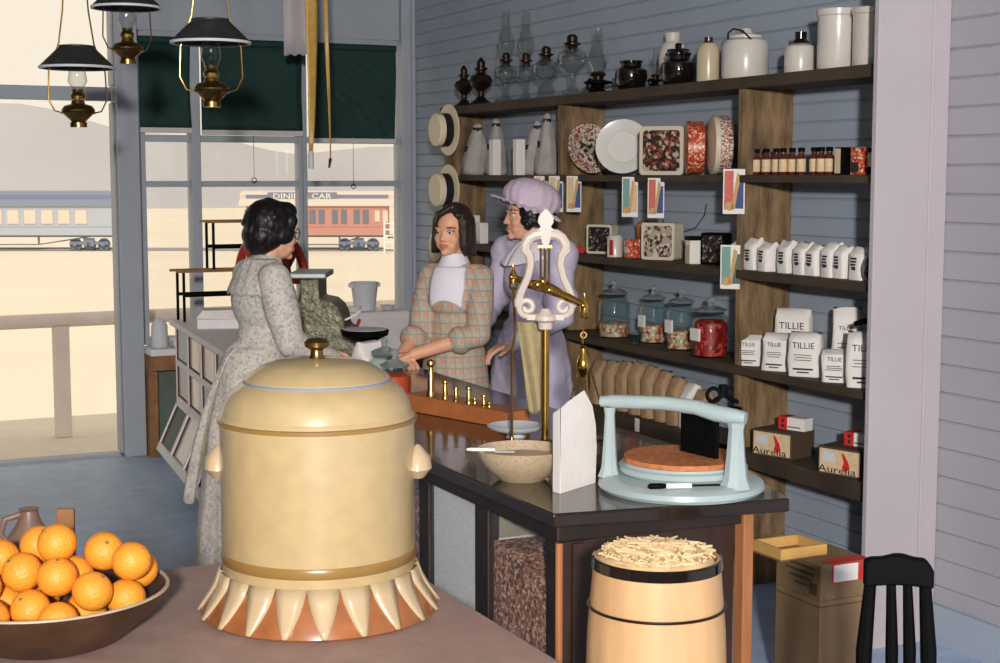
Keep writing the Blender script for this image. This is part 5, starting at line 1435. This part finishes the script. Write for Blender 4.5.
def figure(S, sh_w, arms, H, hands, feet=True):
    """S scale list of z levels"""
    b = MB()
    b.sph((0, .005, 1.22 * S), (sh_w * .78, .09, .145), 24, 14); b.sph((0, 0, 1.07 * S), (.096, .076, .12), 24, 14); b.sph((0, .01, .93 * S), (.118, .1, .11), 24, 14)
    b.cap((-sh_w * .85, .012, 1.315 * S), .045, (sh_w * .85, .012, 1.315 * S), .045)
    neck = H @ Vector((0, .032, -.16)); b.cap((0, .015, 1.30 * S), .06, neck, .05)
    head_into(b, H)
    for (a, e, w_) in arms:
        b.cap(a, .046, e, .037); b.cap(e, .036, w_, .026)
    for h in hands: hand_into(b, *h)
    for sg in (-1, 1):
        b.cap((sg * .062, .01, .9 * S), .07, (sg * .065, 0, .48 * S), .05); b.cap((sg * .065, 0, .48 * S), .049, (sg * .065, .02, .1), .034)
        b.cap((sg * .065, .03, .05), .034, (sg * .075, -.11, .032), .03)
    return b
def skirt(b, zw, zh, rw, rh, cy=0, n=72, folds=11, amp=.05, flare=1.0, sx=1.0, seed=0):
    prof = []
    for k in range(15):
        u = k / 14
        r = rw + (rh - rw) * (u ** flare)
        prof.append((r, zw + (zh - zw) * u))
    prof = [(0, zh)] + prof[::-1] + [(0, zw)]
    b.lathe(prof, (0, cy, 0), n, rip=lambda a, q: 1 + amp * (1 - q) * (math.sin(folds * a + seed) + .5 * math.sin(folds * 1.7 * a + 2 + seed)) , sx=sx)
def hairnoise(seed, amp, f=55):
    def n(c):
        return amp * (math.sin(c.x * f + seed) * math.sin(c.y * f * .9 + 1.3) + .6 * math.sin(c.z * f * 1.4 + c.x * f * .7) * math.sin(c.y * f * 1.7 + seed))
    return n
def collar_patch(parent, name, bvh, fn, m, nu=26, nv=20, off=.006, direction=Vector((0, 1, 0)), thick=.004):
    b = MB(); vs = []
    for j in range(nv + 1):
        for i in range(nu + 1):
            p = fn(i / nu, j / nv); hit = bvh.ray_cast(Vector((p[0], -.6, p[1])), direction)
            y = hit[0].y if hit[0] is not None else 0
            nrm = hit[1] if hit[0] is not None else Vector((0, -1, 0))
            vs.append(Vector((p[0], y, p[1])) + nrm * off)
    fs = [(j * (nu + 1) + i, j * (nu + 1) + i + 1, (j + 1) * (nu + 1) + i + 1, (j + 1) * (nu + 1) + i) for j in range(nv) for i in range(nu)]
    b.add(vs, fs)
    return build(name, b, m, parent, smooth=180, solid=thick)

def toface(a):  # heading (radians, measured from +x) -> rotation that turns local -Y there
    return a + PI / 2

# ---- girl in the plaid dress, hands folded on the counter
gp = Vector((2.58, 5.76, 0))
dcam = Vector((-gp.x, -gp.y, 0)).normalized(); left = Vector((-RT.x, -RT.y, 0))
def heading(q, cam): v = cam * math.cos(q) + left * math.sin(q); return math.atan2(v.y, v.x)
rz = toface(heading(math.radians(22), dcam))
girl = thing('person', gp, 'girl with dark bob in orange and green plaid dress, hands resting on the counter', 'person', None, rz)
inv = Matrix.Rotation(-rz, 4, 'Z') @ Matrix.Translation(-gp)
S = .965
hx = inv @ ond(452, 228, 6.32)
H = Matrix.Translation((hx.x, hx.y - .0, 1.68 - (229 - 176) * 6.3 / 1500 )) @ Euler((.06, .05, -math.radians(6)), 'XYZ').to_matrix().to_4x4()
hz = H.translation.z
print('girl head', H.translation)
H.translation = (0, -.03, 1.452); H = H @ Matrix.Scale(.88, 4)
def wl(px, py, z): return inv @ onz(px, py, z)
wr = wl(416, 360, CH + .035); wlft = wl(412, 357, CH + .05)
shR = Vector((-.112, .01, 1.258)); shL = Vector((.118, .01, 1.258))
R1 = wl(408, 359, CH + .03); L1 = wl(432, 362, CH + .035)
elR = Vector((-.142, -.05, 1.03)); elL = Vector((.15, -.11, 1.03))
R1 = Vector((-.15, -.235, CH + .035)); L1 = Vector((-.075, -.255, CH + .055))
arms = [(shR, elR, R1), (shL, elL, L1)]
hands = [(R1, Vector((.55, -.5, -.1)), (0, 0, 1), -1, .45), (L1, Vector((-.9, -.12, -.12)), (0, 0, 1), 1, .4)]
fb = figure(S, .125, arms, H, hands)
body = remesh('body', fb, .0042, [M['skin2'], M['lip'], M['eyew'], M['eyed'], M['brow']], girl, 3, face_paint(H))
db = MB()
db.sph((0, .005, 1.19), (.122, .108, .15), 24, 14); db.sph((0, 0, 1.04), (.112, .096, .12), 24, 14); db.sph((0, -.045, 1.17), (.1, .068, .085), 20, 12)
db.cap((-.1, .012, 1.255), .056, (.1, .012, 1.255), .054)
for a, e, w_ in arms:
    m_ = e.lerp(w_, .22); db.cap(a, .054, a.lerp(e, .5), .058); db.cap(a.lerp(e, .5), .058, e, .05); db.cap(e, .052, m_, .05); db.cap(m_, .05, m_.lerp(w_, .06), .062)
skirt(db, 1.0, .1, .115, .19, 0, folds=9, amp=.05, flare=.6)
dress = remesh('dress', db, .009, M['plaid'], girl, 3)
bv = bvh_of(dress)
def bibf(u, v):
    w_ = .074 - .016 * abs(v - .5); return ((u - .5) * 2 * w_, 1.165 + .135 * v - .03 * (1 - v) * (2 * u - 1) ** 2)
collar_patch(girl, 'bib', bv, bibf, M['collar'])
nb = MB(); nc = H @ Vector((0, .03, -.15))
nb.lathe([(.085, -.05), (.07, -.02), (.055, .012), (.053, .03), (.05, .03), (.054, -.02)], (nc.x, nc.y + .0, nc.z + .005), 36, rip=lambda a, q: 1 + .05 * math.sin(14 * a) * q, sy=1.05)
build('collar', nb, M['collar'], girl, smooth=60)
hb = MB(H)
hb.sph((0, .034, .046), (.086, .095, .088), 28, 18)
for k in range(15):
    a = math.radians(-62 + k * 304 / 14 - 0)   # round the back from one cheek to the other
    ang3 = math.radians(-28) + (math.radians(236)) * k / 14
    x_ = .084 * math.cos(ang3); y_ = .022 + .088 * math.sin(ang3)
    bot = -.105 - .012 * math.sin(ang3)
    hb.cap((x_ * .9, y_ * .9, .05), .026, (x_ * 1.04, y_ * 1.02, bot + .03), .022); hb.cap((x_ * 1.04, y_ * 1.02, bot + .03), .022, (x_ * 1.16, y_ * 1.1, bot), .013)
for k in range(6):
    u = k / 5
    hb.cap((.025, -.035, .125), .014, (-.03 - .035 * u, -.07 + .035 * u, .08 - .0 * u), .01); hb.cap((-.03 - .035 * u, -.066 + .035 * u, .08), .01, (-.076 - .006 * u, -.02 + .02 * u, .0 - .03 * u), .011)
    hb.cap((.025, -.035, .125), .012, (.055 + .015 * u, -.05 + .035 * u, .08), .011)
hair = remesh('hair', hb, .006, M['hairbrown'], girl, 2, noise=hairnoise(1, .0012, 90))

# ---- woman in lavender with mob cap, in profile
pp = Vector((2.985, 5.84, 0))
pd = Vector((-pp.x, -pp.y, 0)).normalized()
rz = toface(heading(math.radians(52), pd))
lady = thing('person', pp, 'woman in lavender dress and pink frilled mob cap turned sideways behind counter', 'person', None, rz)
S = 1.03
H = Matrix.Translation((0.0, -.035, 1.515)) @ Euler((.03, 0, -math.radians(24)), 'XYZ').to_matrix().to_4x4() @ Matrix.Scale(.96, 4)
inv = Matrix.Rotation(-rz, 4, 'Z') @ Matrix.Translation(-pp)
shR = Vector((-.165, .012, 1.355)); shL = Vector((.165, .012, 1.355))
elR = Vector((-.225, -.06, 1.1)); elL = Vector((.23, -.02, 1.09)); wR = Vector((-.1, -.24, 1.0)); wL = Vector((.15, -.22, .98))
arms = [(shR, elR, wR), (shL, elL, wL)]
hands = [(wR, Vector((.6, -.6, -.2)), (0, -.2, 1), -1, .6), (wL, Vector((-.4, -.7, -.3)), (0, -.2, 1), 1, .6)]
fb = figure(S, .17, arms, H, hands)
remesh('body', fb, .0042, [M['skin'], M['lip'], M['eyew'], M['eyed'], M['brow']], lady, 3, face_paint(H))
db = MB()
db.sph((0, .005, 1.26), (.145, .11, .155), 24, 14); db.sph((0, 0, 1.09), (.112, .095, .12), 24, 14); db.sph((0, -.05, 1.22), (.112, .072, .09), 20, 12)
db.cap((-.14, .012, 1.355), .06, (.14, .012, 1.355), .06)
for a, e, w_ in arms:
    db.sph(a + Vector((a.x * .15, 0, -.02)), (.075, .075, .085), 20, 12); db.cap(a, .06, a.lerp(e, .6), .066); db.sph(a.lerp(e, .75), (.078, .078, .08), 20, 12); db.cap(a.lerp(e, .6), .066, e, .058); db.cap(e, .054, e.lerp(w_, .35), .05); db.cap(e.lerp(w_, .35), .056, e.lerp(w_, 1.0), .042)
skirt(db, 1.05, .06, .115, .25, 0, folds=10, amp=.06, flare=.55, seed=1)
def ncl(c): return .003 * math.sin(c.z * 60 + c.x * 30) * math.sin(c.x * 50 + c.y * 40)
dress = remesh('dress', db, .009, M['lav'], lady, 3, noise=ncl)
bv = bvh_of(dress)
nc = H @ Vector((0, .03, -.13))
def colf(u, v):
    a = 2 * PI * u - PI / 2; r = .052 + .06 * v + (.035 * v * max(0, -math.sin(a)) ** 3)
    return (nc.x + r * math.cos(a) * 1.15, nc.y + r * math.sin(a), nc.z + .008 - .035 * v - .05 * v * v * (1 - .35 * abs(math.cos(a))) - .02 * v * max(0, -math.sin(a)))
build('collar', MB().sheet(colf, 60, 8), M['collar'], lady, smooth=180, solid=.004)
nc = H @ Vector((0, .03, -.16))
build('collar_band', MB().lathe([(.06, -.03), (.056, -.005), (.053, .018), (.05, .018), (.054, -.02)], (nc.x, nc.y, nc.z), 32), M['collar'], lady, smooth=60)
hb = MB(H)
rr = random.Random(3)
hb.sph((0, .03, .03), (.083, .095, .075), 24, 14)
for k in range(30):
    u = k / 29; a = math.radians(-30) + math.radians(240) * u
    r0 = .02 + .006 * rr.random()
    hb.sph((.086 * math.cos(a), .025 + .096 * math.sin(a), -.03 - .025 * math.sin(a) * rr.random() + rr.uniform(-.015, .01)), r0 * 1.05, 12, 8)
    hb.sph((.08 * math.cos(a), .025 + .098 * math.sin(a), .0 + rr.uniform(-.01, .02)), r0 * 1.1, 12, 8)
for k in range(9): hb.sph((-.06 + .12 * k / 8, -.068 + .5 * ((-.06 + .12 * k / 8)) ** 2 * 10 + .0, .058 + rr.uniform(-.004, .006)), .0135, 10, 7)
remesh('hair', hb, .005, M['hairblack'], lady, 1, noise=hairnoise(2, .0016, 100))
cb = MB(H @ Matrix.Translation((0, .03, .055)) @ Euler((-.32, 0, 0)).to_matrix().to_4x4())
cb.lathe([(.112, -.03), (.122, .0), (.124, .03), (.108, .066), (.07, .092), (.03, .102), (0, .104)], (0, 0, 0), 64, rip=lambda a, q: 1 + (.035 * math.sin(17 * a + 2 * q) * (1 - q)) + .02 * math.sin(7 * a + 5 * q), sy=1.08)
build('mob_cap', cb, M['lavcap'], lady, smooth=70)
fb_ = MB(cb.M)
def fr(u, v):
    a = 2 * PI * u; w_ = .006 * math.sin(26 * a) * v; ft = max(0, -math.sin(a)) ** 2
    r = .11 + (.026 + .034 * ft) * v + .006 * math.sin(26 * a + 1) * v
    return (r * math.cos(a), r * 1.08 * math.sin(a), -.028 - .022 * v * (1 - 1.1 * ft) + w_)
fb_.sheet(fr, 156, 6)
build('cap_frill', fb_, M['lavcap'], lady, smooth=180, solid=.002)

# ---- woman in the sprigged dress seen from behind
wp = Vector((1.72, 5.66, 0))
rz = toface(math.radians(4))
wom = thing('person', wp, 'woman with short black hair and glasses in long pale sprigged dress, seen from behind', 'person', None, rz)
S = .99
H = Matrix.Translation((0.0, -.05, 1.462)) @ Euler((.1, 0, math.radians(2)), 'XYZ').to_matrix().to_4x4() @ Matrix.Scale(.92, 4)
shR = Vector((-.14, .012, 1.29)); shL = Vector((.14, .012, 1.29))
elR = Vector((-.215, -.02, 1.05)); elL = Vector((.21, -.08, 1.06)); wR = Vector((-.17, -.24, .955)); wL = Vector((.12, -.28, .97))
arms = [(shR, elR, wR), (shL, elL, wL)]
hands = [(wR, Vector((.2, -.9, -.12)), (0, 0, 1), -1, .4), (wL, Vector((-.2, -.8, -.1)), (0, 0, 1), 1, .4)]
fb = figure(S, .165, arms, H, hands)
remesh('body', fb, .0042, [M['skin'], M['lip'], M['eyew'], M['eyed'], M['brow']], wom, 3, face_paint(H))
db = MB()
db.sph((0, .01, 1.21), (.15, .118, .155), 24, 14); db.sph((0, .005, 1.05), (.12, .102, .12), 24, 14); db.sph((0, -.05, 1.18), (.13, .08, .09), 20, 12)
db.cap((-.11, .015, 1.29), .058, (.11, .015, 1.29), .058)
n_ = H @ Vector((0, .03, -.13)); db.cap((0, .02, 1.3), .085, n_ - Vector((0, 0, .015)), .064)
for a, e, w_ in arms:
    db.cap(a, .064, a.lerp(e, .55), .068); db.cap(a.lerp(e, .55), .068, e, .056); db.cap(e, .055, e.lerp(w_, .4), .05); db.cap(e.lerp(w_, .4), .056, e.lerp(w_, .9), .04)
skirt(db, 1.02, .03, .118, .27, .03, folds=8, amp=.055, flare=.55, seed=2)
def train(u, v):
    a = PI * (.2 + .6 * u)
    return (.0, 0, 0)
db.cap((0, .08, .95), .1, (0, .12, .3), .16); db.cap((0, .12, .3), .15, (0, .22, .12), .1)
dress = remesh('dress', db, .009, M['print'], wom, 3, noise=lambda c: .004 * math.sin(c.x * 38 + 5 * math.sin(c.z * 4)) * (1 if c.z < .95 else .3))
# lace yoke falling over the shoulders and a sash bow at the back
def yoke(u, v):
    a = 2 * PI * u; r = .07 + .1 * v
    return (r * 1.02 * math.cos(a), .012 + r * .74 * math.sin(a), 1.362 - .05 * v - .085 * v * v + .005 * math.sin(18 * a) * v)
build('yoke_frill', MB().sheet(yoke, 120, 10), M['print'], wom, smooth=180, solid=.003)
def tail(dx, ln):
    def f(u, v): return (dx + (u - .5) * (.05 + .05 * v) + .02 * v * (1 if dx > 0 else -1), (.135 + .2 * v ** .7) + .012 * math.sin(u * 6 + v * 3), 1.02 - ln * v - .03 * math.sin(u * 3) * v)
    return f
build('sash_tail', MB().sheet(tail(-.02, .56), 8, 16), M['print'], wom, smooth=180, solid=.003)
hb = MB(H)
rr = random.Random(11)
hb.sph((0, .035, .042), (.1, .108, .098), 28, 18); hb.sph((0, .055, -.02), (.092, .09, .075), 24, 14); hb.sph((0, .07, -.065), (.07, .06, .04), 20, 12)
hb.sph((0, -.03, .09), (.075, .055, .045), 20, 12)
for sg in (-1, 1): hb.sph((sg * .072, -.012, .0), (.024, .045, .05), 16, 10); hb.sph((sg * .07, -.035, .05), (.026, .03, .04), 14, 9)
for k in range(24):
    a = rr.uniform(0, 2 * PI); e = rr.uniform(-.5, 1.4)
    p = Vector((.1 * math.cos(e) * math.cos(a), .03 + .11 * math.cos(e) * math.sin(a), .03 + .1 * math.sin(e)))
    if p.y < -.04 and p.z < .08: continue
    hb.sph(p * .97, rr.uniform(.014, .02), 10, 7)
remesh('hair', hb, .006, M['hairblack'], wom, 1, noise=hairnoise(5, .0018, 80))
b = MB(H)
for sg in (-1, 1):
    b.ring((sg * .032, -.088, .0), .022, .0022, 'y', 24, 6, sx=1.1); b.tube([(sg * .055, -.086, .004), (sg * .078, -.03, .006), (sg * .08, .02, .0)], .0018, 6)
b.tube([(-.01, -.09, .003), (.01, -.09, .003)], .002, 6)
build('glasses', b, M['bronze'], wom)
t = thing('paper_bag', (2.13, 5.6, CT), 'crumpled white paper bag on the counter before the register', 'paper bag', None, .3)
bag(.13, .12, .1, 33, t, fold=.5)
# ------------------------------------------------------------------ camera and light
cam = bpy.data.cameras.new('camera'); co = bpy.data.objects.new('camera', cam); COL.objects.link(co)
cam.sensor_fit = 'HORIZONTAL'; cam.sensor_width = 36; cam.lens = 36 * FL / 1000; cam.clip_end = 1200; cam.clip_start = .05
co.matrix_world = Matrix(((RT.x, UP.x, -FW.x, 0), (RT.y, UP.y, -FW.y, 0), (RT.z, UP.z, -FW.z, EYE), (0, 0, 0, 1)))
SC.camera = co
w = bpy.data.worlds.new('sky'); SC.world = w; w.use_nodes = True
bg = w.node_tree.nodes['Background']; bg.inputs[0].default_value = (*s(250, 238, 218), 1); bg.inputs[1].default_value = 1.0
sun = bpy.data.lights.new('sun', 'SUN'); sun.energy = 2.0; sun.angle = .01; sun.color = (1, .97, .91)
so = bpy.data.objects.new('sun', sun); COL.objects.link(so); so.rotation_euler = (math.radians(44), 0, math.radians(-28))
fl = bpy.data.lights.new('camera_flash', 'AREA'); fl.shape = 'DISK'; fl.size = .28; fl.energy = 540; fl.color = (1, .97, .93)
fo = bpy.data.objects.new('camera_flash', fl); COL.objects.link(fo); fo.location = (-1.0, -2.4, 2.4)
fo.rotation_euler = (Vector((2.4, 5.5, 1.0)) - fo.location).to_track_quat('-Z', 'Y').to_euler()
SC.view_settings.view_transform = 'Standard'; SC.view_settings.look = 'None'; SC.view_settings.gamma = 1
SC.view_settings.use_curve_mapping = False; SC.view_settings.exposure = 0.0
